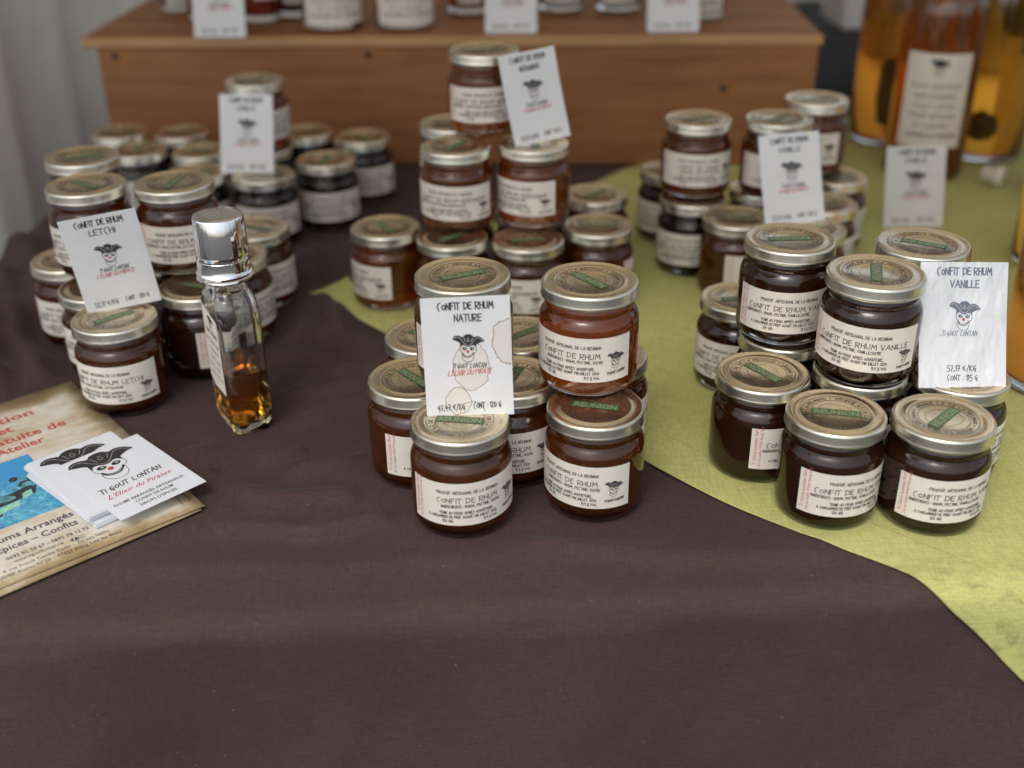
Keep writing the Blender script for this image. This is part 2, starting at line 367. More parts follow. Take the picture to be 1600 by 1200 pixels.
bandp = [(-.0160, -.0040), (.0160, -.0040), (.0158, .0040), (-.0158, .0040)]
ik.poly(bandp, 1, 2)
vs, fs, w = ftext('REUNION', .0078, .02)
ik.tris([((x - w / 2) * (.029 / w), (y - .0028)) for x, y in vs], fs, 2, 4)
ME_LPRINT = ik.mesh('lid_print', lambda x, y, z: (x, y, .0741 + z), [M_PRINT, M_BAND, M_BANDT], base=6e-5, step=2.2e-5)
# paper label
RL = RG + 1.0e-4; LW = .0860; LZ0, LH = .0138, .0326
def label_mesh():
    mb = MB(); n = 48; a0 = LW / 2 / RL
    ring = lambda r, z: [(r * sin(-a0 + 2 * a0 * i / n), -r * cos(-a0 + 2 * a0 * i / n), z) for i in range(n + 1)]
    vs = ring(RL, LZ0) + ring(RL, LZ0 + LH) + ring(RG + 1e-5, LZ0 + LH) + ring(RG + 1e-5, LZ0)
    fs = []
    for q in range(4):
        for i in range(n): fs.append((q * (n + 1) + i, q * (n + 1) + i + 1, ((q + 1) % 4) * (n + 1) + i + 1, ((q + 1) % 4) * (n + 1) + i))
    for i in (0, n): fs.append(tuple(q * (n + 1) + i for q in range(4)))
    mb.add(vs, fs); me = mb.mesh('label', [M_PAPER]); return sharp(me, 40)
ME_LABEL = label_mesh()
mm_ = .001
def cyl(x, y, h):
    r = RL + h; a = x / RL
    return Vector((r * sin(a), -r * cos(a), LZ0 + y))
ME_TEXT = {}
for fl in ('nature', 'vanille', 'letchi', 'geranium'):
    ik = Ink(); t = lambda s, a, b, y, h, w=.00030, **k: ik.text(s, a * mm_, b * mm_, y * mm_, h * mm_, w * 1.22, 0, **k)
    t('PRODUIT ARTISANAL DE LA REUNION', -22.5, 20, 24.6, 2.2, .00031)
    if fl == 'nature': t('CONFIT DE RHUM', -22.5, 19.5, 17.6, 3.7, .00042)
    elif fl == 'vanille': t('CONFIT DE RHUM VANILLE', -32, 33.5, 17.6, 3.7, .00042)
    elif fl == 'letchi': t('CONFIT DE RHUM LETCHI', -32, 30, 17.6, 3.7, .00042)
    else: t('CONFIT DE RHUM GERANIUM', -33, 34, 17.6, 3.7, .00042)
    t('INGREDIENTS : RHUM, PECTINE, SUCRE' if fl == 'nature' else 'INGREDIENTS : RHUM, PECTINE, %s,SUCRE' % fl.upper(), -19.5 if fl == 'nature' else -34, 21.5 if fl == 'nature' else 14, 14.0, 2.0, .0003)
    t('TENIR AU FRAIS APRÈS OUVERTURE,', -21, 16, 9.0, 2.0, .0003)
    t('A CONSOMMER DE PREF AVANT FIN %s 2024' % ('SEPT' if fl == 'letchi' else 'JUILLET'), -29.5, 19, 5.8, 2.0, .0003)
    t('120 GR.', -19, -11.5, 2.6, 2.0, .0003); t('11,9 % VOL', 9, 19.5, 2.4, 2.0, .0003)
    put(ik, 'Ti Gout Lontan Sarl', .0036, -.0385, .0030, m=1, ang=pi / 2)
    put(ik, 'Zic les Sables 97427 Etang Salé', .0026, -.0352, .0022, m=1, ang=pi / 2)
    if fl == 'nature': emblem(ik, .0312, .0092, .0036, True, w=.075); t('TI GOUT LONTAN', 24.5, 38.5, 5.0, 2.0, .00034, slant=.25, rise=.06)
    else: emblem(ik, .0325, .0062, .0030, True, w=.075); t('TI GOUT LONTAN', 26.5, 39, 2.6, 1.7, .00034, slant=.25, rise=.06)
    ME_TEXT[fl] = ik.mesh('printed_text', cyl, INK, cut=.002)

# labels are never stuck on quite straight: three slightly different slants
def slant(me, k):
    c = me.copy()
    for v in c.vertices: v.co.z += k * atan2(v.co.x, -v.co.y) * RL
    return c
SL = (0, .022, -.017)
ME_LABELS = [ME_LABEL] + [slant(ME_LABEL, k) for k in SL[1:]]
ME_TEXTS = {f: [m] + [slant(m, k) for k in SL[1:]] for f, m in ME_TEXT.items()}

# name: x, y, level, kind, label turn, lid print turn, description
G_A, G_B, G_C, G_D, G_E, G_F = ('lychee jars stacked at the left', 'dark jars before the left of the wooden crate', 'geranium jars in the central pyramid',
                               'plain rum jam jars at the centre front', 'vanilla jars stacked at the right', 'jars stacked at the back right')
JARS = [
 (-.3151, .8232, 0, 'letchi', -28, 43, G_A, 'lychee jam jar at the foot of the left stack, price card standing on its lid'),
 (-.2628, .8843, 0, 'letchi', 58, -20, G_A, 'very dark lychee jar behind the glass tester bottle, only red label edge showing'),
 (-.3927, .9487, 0, 'letchi', -15, 120, G_A, 'leftmost jar on the tablecloth, at the outer left edge of the lychee stack'),
 (-.3464, .8850, 0, 'letchi', -20, 200, G_A, 'lychee jar squeezed between the leftmost jar and the one carrying the price card'),
 (-.3577, .9281, 1, 'letchi', -30, -35, G_A, 'upper lychee jar directly behind the tilted price card'),
 (-.3868, 1.0088, 1, 'letchi', 0, 30, G_A, 'upper lychee jar at the back, lid rising behind the price card jar'),
 (-.2841, .9318, 1, 'letchi', 0, 80, G_A, 'upper lychee jar with full label facing forward, left of the chrome bottle cap'),
 (-.2505, .9526, 0, 'letchi', 51, 20, G_A, 'lychee jar half hidden behind the chrome cap of the tester bottle'),
 (-.2428, 1.0216, 0, 'letchi', 40, 160, G_A, 'rearmost lychee jar to the right of the tester bottle cap'),
 (-.3850, 1.0220, 0, 'letchi', 20, 10, G_A, 'lychee jar under the rear upper jar, hidden within the left stack'),
 (-.3198, .9550, 0, 'letchi', 10, 70, G_A, 'lychee jar in the middle of the left stack, carrying the two front upper jars'),
 (-.4692, 1.3551, 0, 'dark', 0, 10, G_B, 'dark jar nearest the left corner of the wooden crate'),
 (-.4264, 1.2812, 0, 'dark', 10, 100, G_B, 'dark jar with brown shaded lid just behind the lychee stack'),
 (-.3920, 1.3522, 0, 'dark', 0, 50, G_B, 'second dark jar along the crate from its left corner'),
 (-.3513, 1.2750, 0, 'dark', 0, 150, G_B, 'dark jar left of the blurred price card, in the middle row'),
 (-.3381, 1.1935, 0, 'dark', 0, 15, G_B, 'dark jar peeping out behind the upper right lychee jar'),
 (-.2857, 1.2930, 1, 'nature', 35, 60, G_B, 'single amber jar raised on the dark jars, price card leaning on it'),
 (-.2643, 1.1852, 0, 'dark', 5, 0, G_B, 'dark jar on which the blurred left price card stands'),
 (-.2038, 1.2369, 0, 'dark', 0, 90, G_B, 'dark jar right of the blurred price card, pale grey label facing forward'),
 (-.2432, 1.3482, 0, 'dark', 0, 30, G_B, 'dark jar against the crate behind the raised amber jar'),
 (-.1727, 1.3237, 0, 'dark', 5, 130, G_B, 'rightmost dark jar before the crate, standing alone beside the pyramid'),
 (-.2827, 1.2850, 0, 'dark', 0, 0, G_B, 'dark jar hidden beneath the raised amber jar'),
 (-.0225, 1.0830, 2, 'geranium', 2, 20, G_C, 'topmost jar of the central pyramid, price card leaning on its right'),
 (-.0493, 1.0280, 1, 'geranium', -11, 60, G_C, 'front left jar in the second storey of the central pyramid'),
 (.0225, 1.0348, 1, 'geranium', -36, 100, G_C, 'front right jar in the second storey of the central pyramid'),
 (-.0550, 1.1060, 1, 'geranium', 0, 0, G_C, 'second storey pyramid jar at the back, mostly hidden by the topmost one'),
 (-.1178, 1.0198, 0, 'geranium', -68, -60, G_C, 'amber jar alone on the tip of the lime cloth, left foot of the pyramid'),
 (-.0534, .9916, 0, 'geranium', 0, 40, G_C, 'bottom pyramid jar right beside the amber one on the tip of the lime cloth'),
 (.0162, .9834, 0, 'geranium', -42, 10, G_C, 'bottom pyramid jar whose label shows the word geranium between the front jars'),
 (.0830, 1.0176, 0, 'geranium', 119, 0, G_C, 'bottom jar at the right foot of the central pyramid'),
 (.0862, 1.1073, 0, 'geranium', 80, 45, G_C, 'jar standing behind the right foot of the central pyramid'),
 (-.0500, 1.0642, 0, 'geranium', 0, 0, G_C, 'pyramid jar buried behind the front bottom row, left side'),
 (.0190, 1.0578, 0, 'geranium', 0, 0, G_C, 'pyramid jar buried behind the front bottom row, right side'),
 (-.0520, 1.1350, 0, 'geranium', 0, 0, G_C, 'rearmost bottom jar of the central pyramid'),
 (-.0348, .6539, 0, 'nature', 8, -8, G_D, 'front left jar at the centre with the stained price card standing on its lid'),
 (.0562, .6706, 0, 'nature', -28, -14, G_D, 'front right jar at the centre, water drops on its lid under another jar'),
 (.0533, .7100, 1, 'nature', -19, -52, G_D, 'clear amber jar balanced on top at the right of the centre group'),
 (-.0330, .7223, 1, 'nature', 0, 24, G_D, 'upper jar behind the stained price card, gold lid showing above it'),
 (-.0638, .7831, 0, 'nature', 20, 150, G_D, 'rear left bottom jar of the centre group, beside the brown cloth'),
 (-.0694, .7140, 0, 'nature', 31, 130, G_D, 'left bottom jar of the centre group with the red edge of its label facing'),
 (.0002, .7137, 0, 'nature', -12, 70, G_D, 'bottom jar between the two front ones, half hidden by the stained card'),
 (.0069, .7827, 0, 'nature', 0, 40, G_D, 'bottom jar at the back, its lid seen between the stained card and amber jar'),
 (.0667, .7477, 0, 'nature', 32, 0, G_D, 'bottom jar on the edge of the lime cloth behind the balanced amber jar'),
 (.2842, .6491, 0, 'vanille', 37, 45, G_E, 'front right vanilla jar, nearest jar to the right side of the table'),
 (.2154, .6576, 0, 'vanille', 42, -12, G_E, 'front middle vanilla jar with green band lying level across its lid'),
 (.1784, .7161, 0, 'vanille', 66, 124, G_E, 'left front vanilla jar with most of its label turned away'),
 (.2048, .7831, 1, 'vanille', 10, 182, G_E, 'upper left vanilla jar, highest lid of the right stack'),
 (.2489, .7180, 1, 'vanille', -5, 75, G_E, 'upper front vanilla jar with its full label facing forward'),
 (.2981, .7702, 1, 'vanille', 60, -30, G_E, 'upper vanilla jar behind the laminated price card'),
 (.1868, .8460, 0, 'vanille', -12, 10, G_E, 'rear left bottom vanilla jar standing on open lime cloth'),
 (.2063, .7795, 0, 'vanille', 0, 0, G_E, 'bottom vanilla jar under the upper left one, rim only'),
 (.2488, .7197, 0, 'vanille', 0, 0, G_E, 'bottom vanilla jar under the upper front one, rim only'),
 (.3174, .7101, 0, 'vanille', 88, 20, G_E, 'bottom vanilla jar carrying the laminated price card'),
 (.2900, .7850, 0, 'vanille', 0, 0, G_E, 'bottom vanilla jar buried at the back of the right stack'),
 (.1866, 1.1117, 1, 'nature', 8, 20, G_F, 'raised jar at the left of the back right group, label square to the front'),
 (.2657, 1.1092, 1, 'nature', 12, 45, G_F, 'raised jar behind the price card of the back right group'),
 (.3205, 1.1825, 1, 'nature', -20, 10, G_F, 'raised rear jar of the back right group, highest and farthest lid'),
 (.1733, 1.1841, 0, 'dark', -40, 30, G_F, 'back left bottom jar of the back right group, bluish label edge'),
 (.1838, 1.0946, 0, 'dark', -10, 0, G_F, 'bottom jar directly under the left raised jar of the back right group'),
 (.2176, 1.0342, 0, 'nature', 58, 0, G_F, 'front bottom jar of the back right group, label turned to its right edge'),
 (.3426, 1.1562, 0, 'nature', 60, 0, G_F, 'rightmost bottom jar of the back right group, against the open lime cloth'),
 (.3087, 1.0713, 0, 'nature', 50, 0, G_F, 'second bottom jar down the right side of the back right group'),
 (.2800, 1.0041, 0, 'nature', 60, 0, G_F, 'front right bottom jar of the back right group, behind the vanilla lids'),
 (.2580, 1.1200, 0, 'dark', 0, 0, G_F, 'bottom jar buried under the price card jar of the back right group'),
 (.3350, 1.2350, 0, 'nature', 0, 0, G_F, 'rearmost bottom jar of the back right group'),
]
for i, (x, y, lv, kind, ly, py, grp, lab) in enumerate(JARS):
    rt = obj('jam_jar', None, None, (x, y, .0030 + lv * HJ), 0, label=lab, category='jar', group=grp)
    rt.empty_display_size = .03
    fac = -atan2(x, y)
    obj('glass', ME_GLASS, rt, rz=i * .7); obj('jam', ME_JAM['vanille' if i == 1 else 'amber' if i in (16, 22, 23, 24, 26, 36) else kind], rt, rz=i * 1.3)
    ld = obj('lid', ME_LID, rt, rz=i * 2.1); obj('lid_print', ME_LPRINT, ld, rz=R(py) - i * 2.1)
    lb = obj('label', ME_LABELS[(i * 7) % 3], rt, (0, 0, .0009 * sin(i * 2.7)), rz=fac + R(ly)); obj('printed_text', ME_TEXTS.get(kind, ME_TEXTS['geranium'])[(i * 7) % 3], lb)

# water drops on the lid of the front right centre jar
mb = MB()
for k in range(46):
    a = random.uniform(-2.9, .3); r = random.uniform(.006, .029); rd = random.choice([.0003, .0004, .0005]) if k > 1 else .0013
    if k == 0: a, r = -2.5, .0075
    if k == 1: a, r = -1.0, .0095
    cx_, cy_2 = r * cos(a), r * sin(a)
    mb.lathe([(rd, .07425), (rd * .85, .07425 + rd * .3), (rd * .5, .07425 + rd * .5), (0, .07425 + rd * .56)], 8, None, True, cx_, cy_2)
M_WATER = mat('water', (1, 1, 1), .02, Transmission_Weight=1.0, IOR=1.33)
obj('water_drops', mb.mesh('water_drops', [M_WATER]), None, (.0562, .6706, .0030), 0, label='scatter of small water drops on the lid of the front right centre jar', category='water drops', kind='stuff')

# ------------------------------------------------------------------ price cards
CW, CH, CT = .0580, .0822, .0005
BEND = .0011
def card_mesh(m, bend=BEND):
    mb = MB(); n = 8
    for k, z in enumerate((0, -CT)):
        pass
    vs = []; fs = []; n = 24
    for j in range(2):
        for i in range(n + 1):
            v = CH * i / n; b = bend * sin(pi * i / n)
            for x in (-CW / 2, CW / 2): vs.append((x, b + (0 if j == 0 else CT), v))
    o = 2 * (n + 1)
    for i in range(n):
        a = 2 * i; fs += [(a, a + 1, a + 3, a + 2), (o + a, o + a + 2, o + a + 3, o + a + 1), (a, a + 2, o + a + 2, o + a), (a + 1, o + a + 1, o + a + 3, a + 3)]
    fs += [(0, o, o + 1, 1), (2 * n, 2 * n + 1, o + 2 * n + 1, o + 2 * n)]
    mb.add(vs, fs); return mb.mesh('price_card', [m], smooth=False)
def jag(cx, cy_, rx, ry, seed, a0=0, a1=2 * pi, n=74, rough=.075):
    rnd = random.Random(seed); out = []
    for i in range(n):
        a = a0 + (a1 - a0) * i / (n - 1); k = 1 + rough * (noise.noise((cos(a) * 2 + seed, sin(a) * 2, seed)) * 1.6 + rnd.uniform(-.55, .55))
        out.append((cx + rx * k * cos(a), cy_ + ry * k * sin(a)))
    return out
def card_ink(kind):
    ik = Ink(); H = CH * 1000; Y = lambda t_: (H - t_)
    t = lambda s, a, b, ytop, h, w=.0005, m=0, **k: ik.text(s, (a - 29) * mm_, (b - 29) * mm_, Y(ytop) * mm_, h * mm_, w, m, **k)
    im = 6 if kind == 'vanille' else 0
    t('CONFIT DE RHUM', 11, 47, 8.4, 4.6, .00082, im)
    if kind in ('nature', 'vanille', 'letchi'): t(kind.upper(), 21.5 if kind == 'nature' else 20, 39, 16.6, 4.8, .00074, im)
    else: ik.text('GERANIUM' if kind == 'geranium' else 'VANILLE', -.010, .010, Y(16.6) * mm_, .0044, .00074, im)
    emblem(ik, .0008, Y(44.3) * mm_, .0056, True, mi=im, w=.07)
    if kind == 'vanille': t('..TI GOUT LONTAN', 13.5, 38, 48, 3.2, .0004, im, slant=.25)
    else: t('TI GOUT LONTAN', 18.5, 40.5, 48.6, 3.3, .00046, 0, slant=.3)
    if kind != 'vanille': t("L'ELIXIR DU PIRATE", 15.3, 44, 53.6, 3.4, .00042, 1, slant=.3, rise=.03)
    price = {'nature': '43,47 €/KG'}.get(kind, '52,17 €/KG')
    if kind == 'vanille': t(price, 19, 38, 71, 3.6, .00045); t('CONT : 115 G', 19, 39, 77.2, 3.6, .00045)
    else: t(price, 7.5, 25.5, 77.5, 3.8, .00054, rise=.02); t('CONT : 120 G', 31.5, 49.5, 76.8, 3.8, .00054, rise=.02)
    if kind == 'nature':
        mm2 = lambda pts: [((x - 29) * mm_, Y(y) * mm_) for x, y in pts]
        for (cx, cyy, rx, ry, sd, a0, a1) in ((31, 47.5, 12, 16.5, 3, 0, 2 * pi), (21.5, 71, 8.3, 9.3, 5, 0, 2 * pi)):
            pts = jag(cx, cyy, rx, ry, sd, a0, a1 * .985); ik.poly(mm2(pts), 5, -1.5); ik.strip(mm2(pts), .00042, 4, -.6, True); 
        pts = jag(58, 31, 12.5, 16, 8, pi * .52, pi * 1.48); pts = [p for p in pts if p[0] < 57.9]
        ik.poly(mm2(pts), 5, -1.5); ik.strip(mm2(pts), .0005, 4, -.6)
        pts = jag(30.5, 79, 8, 7, 11, pi, 2 * pi); pts = [p for p in pts if p[1] < 82]; ik.strip(mm2(pts), .0004, 4, -.6)
    return ik.mesh('printed_text', lambda x, y, h: Vector((x, BEND * sin(pi * min(1, max(0, y / CH))) - h, y)), INK)
def card(kind, x, y, z, yaw, lean, ip, label, w=CW, m=M_CARD):
    ya, le, ii = R(yaw), R(lean), R(ip)
    me = card_mesh(m); o = obj('price_card', me, None, label=label, category='price card')
    Mx = Matrix.Translation((x, y, z + .0030 + abs(sin(ii)) * w / 2)) @ Matrix.Rotation(ya, 4, 'Z') @ Matrix.Rotation(-le, 4, 'X') @ Matrix.Rotation(-ii, 4, 'Y') @ Matrix.Scale(w / CW, 4)
    o.matrix_world = Mx
    obj('printed_text', card_ink(kind), o)
    return o
card('letchi', -.3105, .8390, .0755 - .003, 15.6, -5.5, 5.6, 'tilted white lychee price card on the left front jar')
card('nature', -.0278, .6602, .0755 - .003, 1.9, 9.2, 1.1, 'white price card with brown ring stains, standing on the centre front jar')
card('vanille', .3109, .6902, .0755 - .003, 2.4, 26.0, -2.0, 'crumpled laminated vanilla price card at the right', .0612, M_PLASTIC)
card('geranium', .0319, 1.0356, .1505 - .003, 26.3, 16.6, 4.0, 'tilted price card against the topmost jar of the central pyramid')
card('other', -.2828, 1.1914, .0755 - .003, -7.2, 19.1, .8, 'blurred price card before the raised amber jar at the back left', .0588)
card('other', .2690, 1.0167, .0755 - .003, 8.7, 22.1, 2.1, 'blurred price card leaning on the back right jars', .0592)
card('other', .4463, 1.1933, .0, -12, 12., 4.3, 'blurred price card standing on the lime cloth before the big bottles', .0623)

# ------------------------------------------------------------------ tablecloths
def ye(x): return .565 + .055 * x
XL = -.540
def wrap(x, y, off, wav=0.):
    """lay a point on the table top, or bend it over the front / left edge"""
    r = .015; e = ye(x)
    if y >= e and x >= XL: return (x, y, off)
    if y < e:
        dd = e - y; a = dd / r
        if a < pi / 2: return (x, e - (r + off) * sin(a), -r + (r + off) * cos(a))
        dn = dd - r * pi / 2; return (x, e - r - off - wav, -r - dn)
    dd = XL - x; a = dd / r
    if a < pi / 2: return (XL - (r + off) * sin(a), y, -r + (r + off) * cos(a))
    dn = dd - r * pi / 2; return (XL - r - off - wav, y, -r - dn)
def GPX(px, py):
    dd = F + RR * (px - 800) / FPX - UU * (py - 600) / FPX; k = -HC / dd.z; return (dd.x * k, dd.y * k)
# fold lines of the brown cloth, ground coordinates: (points, height, half width)
FOLDS = [([(-.142, .868), (-.103, .887)], .0016, .006), ([(-.188, .824), (-.150, .831), (-.115, .849)], .0022, .007), ([(-.172, .781), (-.137, .803), (-.105, .818), (-.085, .828)], .0024, .008),
         ([(-.182, .727), (-.163, .738)], .0016, .006), ([(-.154, .710), (-.120, .721), (-.093, .736)], .0024, .008), ([(-.20, .64), (-.13, .632), (-.09, .650)], .0022, .005),
         ([(-.42, .985), (-.30, .79)], .0022, .012), ([(-.52, 1.08), (-.44, .92), (-.40, .86)], .0045, .013), ([(-.53, 1.00), (-.47, .90), (-.43, .85)], .004, .012), ([(-.50, .93), (-.46, .87), (-.40, .80)], .0035, .012),
         ([(-.535, 1.18), (-.48, 1.08), (-.45, 1.0)], .0045, .014), ([(-.25, 1.12), (-.20, 1.00), (-.19, .92)], .0018, .012), ([(-.14, 1.20), (-.13, 1.08)], .0016, .010), ([(-.22, .90), (-.19, .95)], .0018, .008),
         ([(-.30, .598), (-.10, .598), (.05, .612), (.2, .610)], .0010, .010), ([(-.26, .72), (-.23, .745), (-.20, .79), (-.17, .85)], .0016, .009), ([(0, .62), (.1, .60), (.2, .60)], .0010, .007), ([(-.44, .70), (-.40, .66)], .002, .01),
         ([(-.165, 1.17), (-.150, 1.05), (-.165, .95)], .0030, .011), ([(-.215, 1.15), (-.200, 1.07)], .0030, .010), ([(-.130, 1.12), (-.105, 1.24), (-.09, 1.33)], .0026, .012), ([(-.185, 1.02), (-.150, .93), (-.120, .91)], .0022, .010),
         ([(-.225, .90), (-.160, .89)], .0018, .008), ([(-.19, .86), (-.13, .868), (-.105, .875)], .0014, .006), ([(-.21, .69), (-.17, .675), (-.12, .68)], .0016, .008), ([(-.52, 1.02), (-.49, .94), (-.455, .88)], .003, .009), ([(-.50, .99), (-.47, .93)], .003, .008)]
def folds(X, Y):
    Z = np.zeros_like(X)
    for pts, h, w in FOLDS:
        best = np.full_like(X, 1e9); 
        for (ax, ay), (bx, by) in zip(pts, pts[1:]):
            dx, dy = bx - ax, by - ay; t = np.clip(((X - ax) * dx + (Y - ay) * dy) / (dx * dx + dy * dy), 0, 1)
            best = np.minimum(best, (X - ax - t * dx) ** 2 + (Y - ay - t * dy) ** 2)
        w2 = w * 1.15; Z += 3.9 * h * np.exp(-best / (w2 * w2))
    return Z
BX, BY, BA = -.2130, .7900, R(30)
FCX, FCY = -.2154, .6618
jx = np.array([(j[0], j[1]) for j in JARS if j[2] == 0] + [(BX, BY), (BX - .008, BY + .014)])
xs = np.concatenate([np.arange(-1.24, -.56, .02), np.arange(-.56, .62, .0034), np.arange(.62, 1.3, .03)])
ys = np.concatenate([np.arange(-.16, .40, .008), np.arange(.40, 1.15, .0034), np.arange(1.15, 1.79, .014)])
X, Y = np.meshgrid(xs, ys)
Zf = folds(X, Y)
Zf += .0007 * (np.sin(X * 61 + 3 * np.sin(Y * 23)) * np.sin(Y * 47 + 2.2 * np.sin(X * 31)) + 1)
dj = np.sqrt(np.min((X[..., None] - jx[:, 0]) ** 2 + (Y[..., None] - jx[:, 1]) ** 2, axis=-1)); dj = dj if True else dj
calm = np.clip((dj - .030) / .03, 0, 1)
fu = (X - FCX) * cos(R(40)) + (Y - FCY) * sin(R(40)); fv = -(X - FCX) * sin(R(40)) + (Y - FCY) * cos(R(40))      # flat under the flyers
calm = np.minimum(calm, np.clip(np.maximum.reduce([fu - .012, -fv - .012, fv - .255]) / .02, 0, 1)); Zf = Zf * calm + .0018 * (1 - calm)
nx, ny = len(xs), len(ys); vs = []
for j in range(ny):
    for i in range(nx):
        x, y = X[j, i], Y[j, i]; wv = 0.
        if y < ye(x):
            dn = ye(x) - y; k_ = min(1, dn / .25)
            wv = k_ * (.010 * sin(x * 17 + 1.2 + dn * 2) + .006 * sin(x * 39 + dn * 6)) + .03 * dn
        elif x < XL: dn = XL - x; wv = min(1, dn / .2) * (.02 * sin(y * 19) + .01 * sin(y * 43 + 2)) + .1 * dn
        vs.append(wrap(x, y, float(Zf[j, i]), wv))
ia = np.arange(nx * ny).reshape(ny, nx)
fs = np.stack([ia[:-1, :-1], ia[:-1, 1:], ia[1:, 1:], ia[1:, :-1]], -1).reshape(-1, 4)
keep = ~((X[:-1, :-1] < XL - .002) & (Y[:-1, :-1] < ye(X[:-1, :-1]) - .002)).reshape(-1)      # open corner
fs = fs[keep]
me = bpy.data.meshes.new('tablecloth'); me.from_pydata(vs, [], fs.tolist()); me.materials.append(M_BROWN)
me.polygons.foreach_set('use_smooth', [True] * len(me.polygons))
bm = bmesh.new(); bm.from_mesh(me); bmesh.ops.delete(bm, geom=[v for v in bm.verts if not v.link_faces], context='VERTS'); bm.to_mesh(me); bm.free()
obj('brown_tablecloth', me, label='dark brown tablecloth covering the stall table and hanging over its front', category='tablecloth')

# lime runner: a square cloth turned about 45 degrees, corner pointing left
T0 = Vector((-.203, 1.030)); D1 = Vector((.716, -.698)); D2 = Vector((.675, .738))
ss = np.concatenate([np.arange(0, .9, .005), np.arange(.9, 1.25, .012)]); ts = np.concatenate([[0, .0012, .004], np.arange(.008, .5, .006), np.arange(.5, 1.08, .015)])
vs = []
for t_ in ts:
    for s_ in ss:
        wob = (.0025 * sin(s_ * 21 + 1) - .016 * math.exp(-((s_ - .52) / .15) ** 2)) * math.exp(-t_ / .06) + .0025 * noise.noise((s_ * 14, 0, 3)) * math.exp(-t_ / .03)
        corner = .010 * math.exp(-(s_ * s_ + t_ * t_) / .0009)
        p = T0 + D1 * s_ + D2 * (t_ + wob) + Vector((.5, 0)) * corner * .5
        p.y = min(p.y, 1.655)
        hem = .0005 * (1 if t_ < .036 else 0) + (.0005 if s_ < .012 else 0)
        lift = .0011 + hem + .0007 * (noise.noise((p.x * 22, p.y * 22, 1)) + .4) + .004 * math.exp(-((p.x - .150) ** 2 + (p.y - 1.40) ** 2) / .0014)
        dj_ = min((p.x - a) ** 2 + (p.y - b) ** 2 for a, b in jx[22:-2]) ** .5
        if dj_ < .036: lift = min(lift, .0014)
        zf = float(folds(np.array([p.x]), np.array([p.y]))[0]) * (0 if dj_ < .04 else .5)
        dn = max(0, ye(p.x) - p.y)
        wv = (min(1, dn / .25) * (.010 * sin(p.x * 17 + 1.2 + dn * 2) + .006 * sin(p.x * 39 + dn * 6)) + .03 * dn) if dn > 0 else 0
        vs.append(wrap(p.x, p.y, .0019 + lift * .8 + zf, wv))
ia = np.arange(len(ss) * len(ts)).reshape(len(ts), len(ss))
fs = np.stack([ia[:-1, :-1], ia[:-1, 1:], ia[1:, 1:], ia[1:, :-1]], -1).reshape(-1, 4).tolist()
me = bpy.data.meshes.new('green_runner'); me.from_pydata(vs, [], fs); me.materials.append(M_GREEN); me.polygons.foreach_set('use_smooth', [True] * len(fs))
run = obj('green_runner', me, label='lime green cloth laid cornerwise over the brown one, hanging over the right front edge', category='cloth')
sd = run.modifiers.new('thickness', 'SOLIDIFY'); sd.thickness = .0009; sd.offset = -1
mb = MB()
s_ = .02
while s_ < 1.2:
    q = []
    for a_, b_ in ((s_, .0340), (s_ + .0024, .0340), (s_ + .0024, .0347), (s_, .0347)):
        p = T0 + D1 * a_ + D2 * (b_ + (.0025 * sin(a_ * 21 + 1) - .016 * math.exp(-((a_ - .52) / .15) ** 2)) * math.exp(-b_ / .06)); dn = max(0, ye(p.x) - p.y)
        wv = (min(1, dn / .25) * (.010 * sin(p.x * 17 + 1.2 + dn * 2) + .006 * sin(p.x * 39 + dn * 6)) + .03 * dn) if dn > 0 else 0
        q.append(wrap(p.x, p.y, .0019 + .8 * (.0011 + .0007 * (noise.noise((p.x * 22, p.y * 22, 1)) + .4)) + .0011, wv))
    mb.add(q, [(0, 1, 2, 3)]); s_ += .0031
obj('hem_stitching', mb.mesh('hem_stitching', [M_STITCH], merge=False), run, kind='stuff')

# small snag in the brown cloth
mb = MB(); px_ = GPX(330, 741)
for k in range(3):
    a = .3 + k * .9; l_ = (.009, .006, .004)[k]
    c0, c1 = Vector(px_), Vector(px_) + Vector((cos(a), sin(a) * .6)) * l_
    nn = Vector((-(c1 - c0).y, (c1 - c0).x)).normalized() * .0005
    mb.add([(c0.x - nn.x, c0.y - nn.y, .0042), (c1.x - nn.x, c1.y - nn.y, .0046), (c1.x + nn.x, c1.y + nn.y, .0046), (c0.x + nn.x, c0.y + nn.y, .0042)], [(0, 1, 2, 3)])
obj('loose_thread', mb.mesh('loose_thread', [mat('dark_thread', (.02, .014, .014), .9)], merge=False), None, label='small dark pulled thread on the brown cloth near the cards', category='thread')

# ------------------------------------------------------------------ tester bottle
def rrect(hx, hy, rc, n=7):
    pts = []
    for cx, cyy, a0 in ((hx - rc, hy - rc, 0), (-hx + rc, hy - rc, pi / 2), (-hx + rc, -hy + rc, pi), (hx - rc, -hy + rc, 1.5 * pi)):
        for i in range(n + 1):
            a = a0 + pi / 2 * i / n; pts.append((cx + rc * cos(a), cyy + rc * sin(a)))
    return pts
def loft(secs, mb, flip=False, n=7, m=0):
    o = len(mb.v); k = 4 * (n + 1)
    for hx, hy, rc, z in secs: mb.v += [(x, y, z) for x, y in rrect(hx, hy, min(rc, hx - 1e-5, hy - 1e-5), n)]
    fs = []
    for i in range(len(secs) - 1):
        for j in range(k): fs.append((o + i * k + j, o + i * k + (j + 1) % k, o + (i + 1) * k + (j + 1) % k, o + (i + 1) * k + j))
    fs.append(tuple(o + j for j in reversed(range(k)))); fs.append(tuple(o + (len(secs) - 1) * k + j for j in range(k)))
    if flip: fs = [tuple(reversed(f)) for f in fs]
    mb.f += fs; mb.m += [m] * len(fs)
BX, BY, BA = -.2130, .7900, R(30)
K_ = 1.09
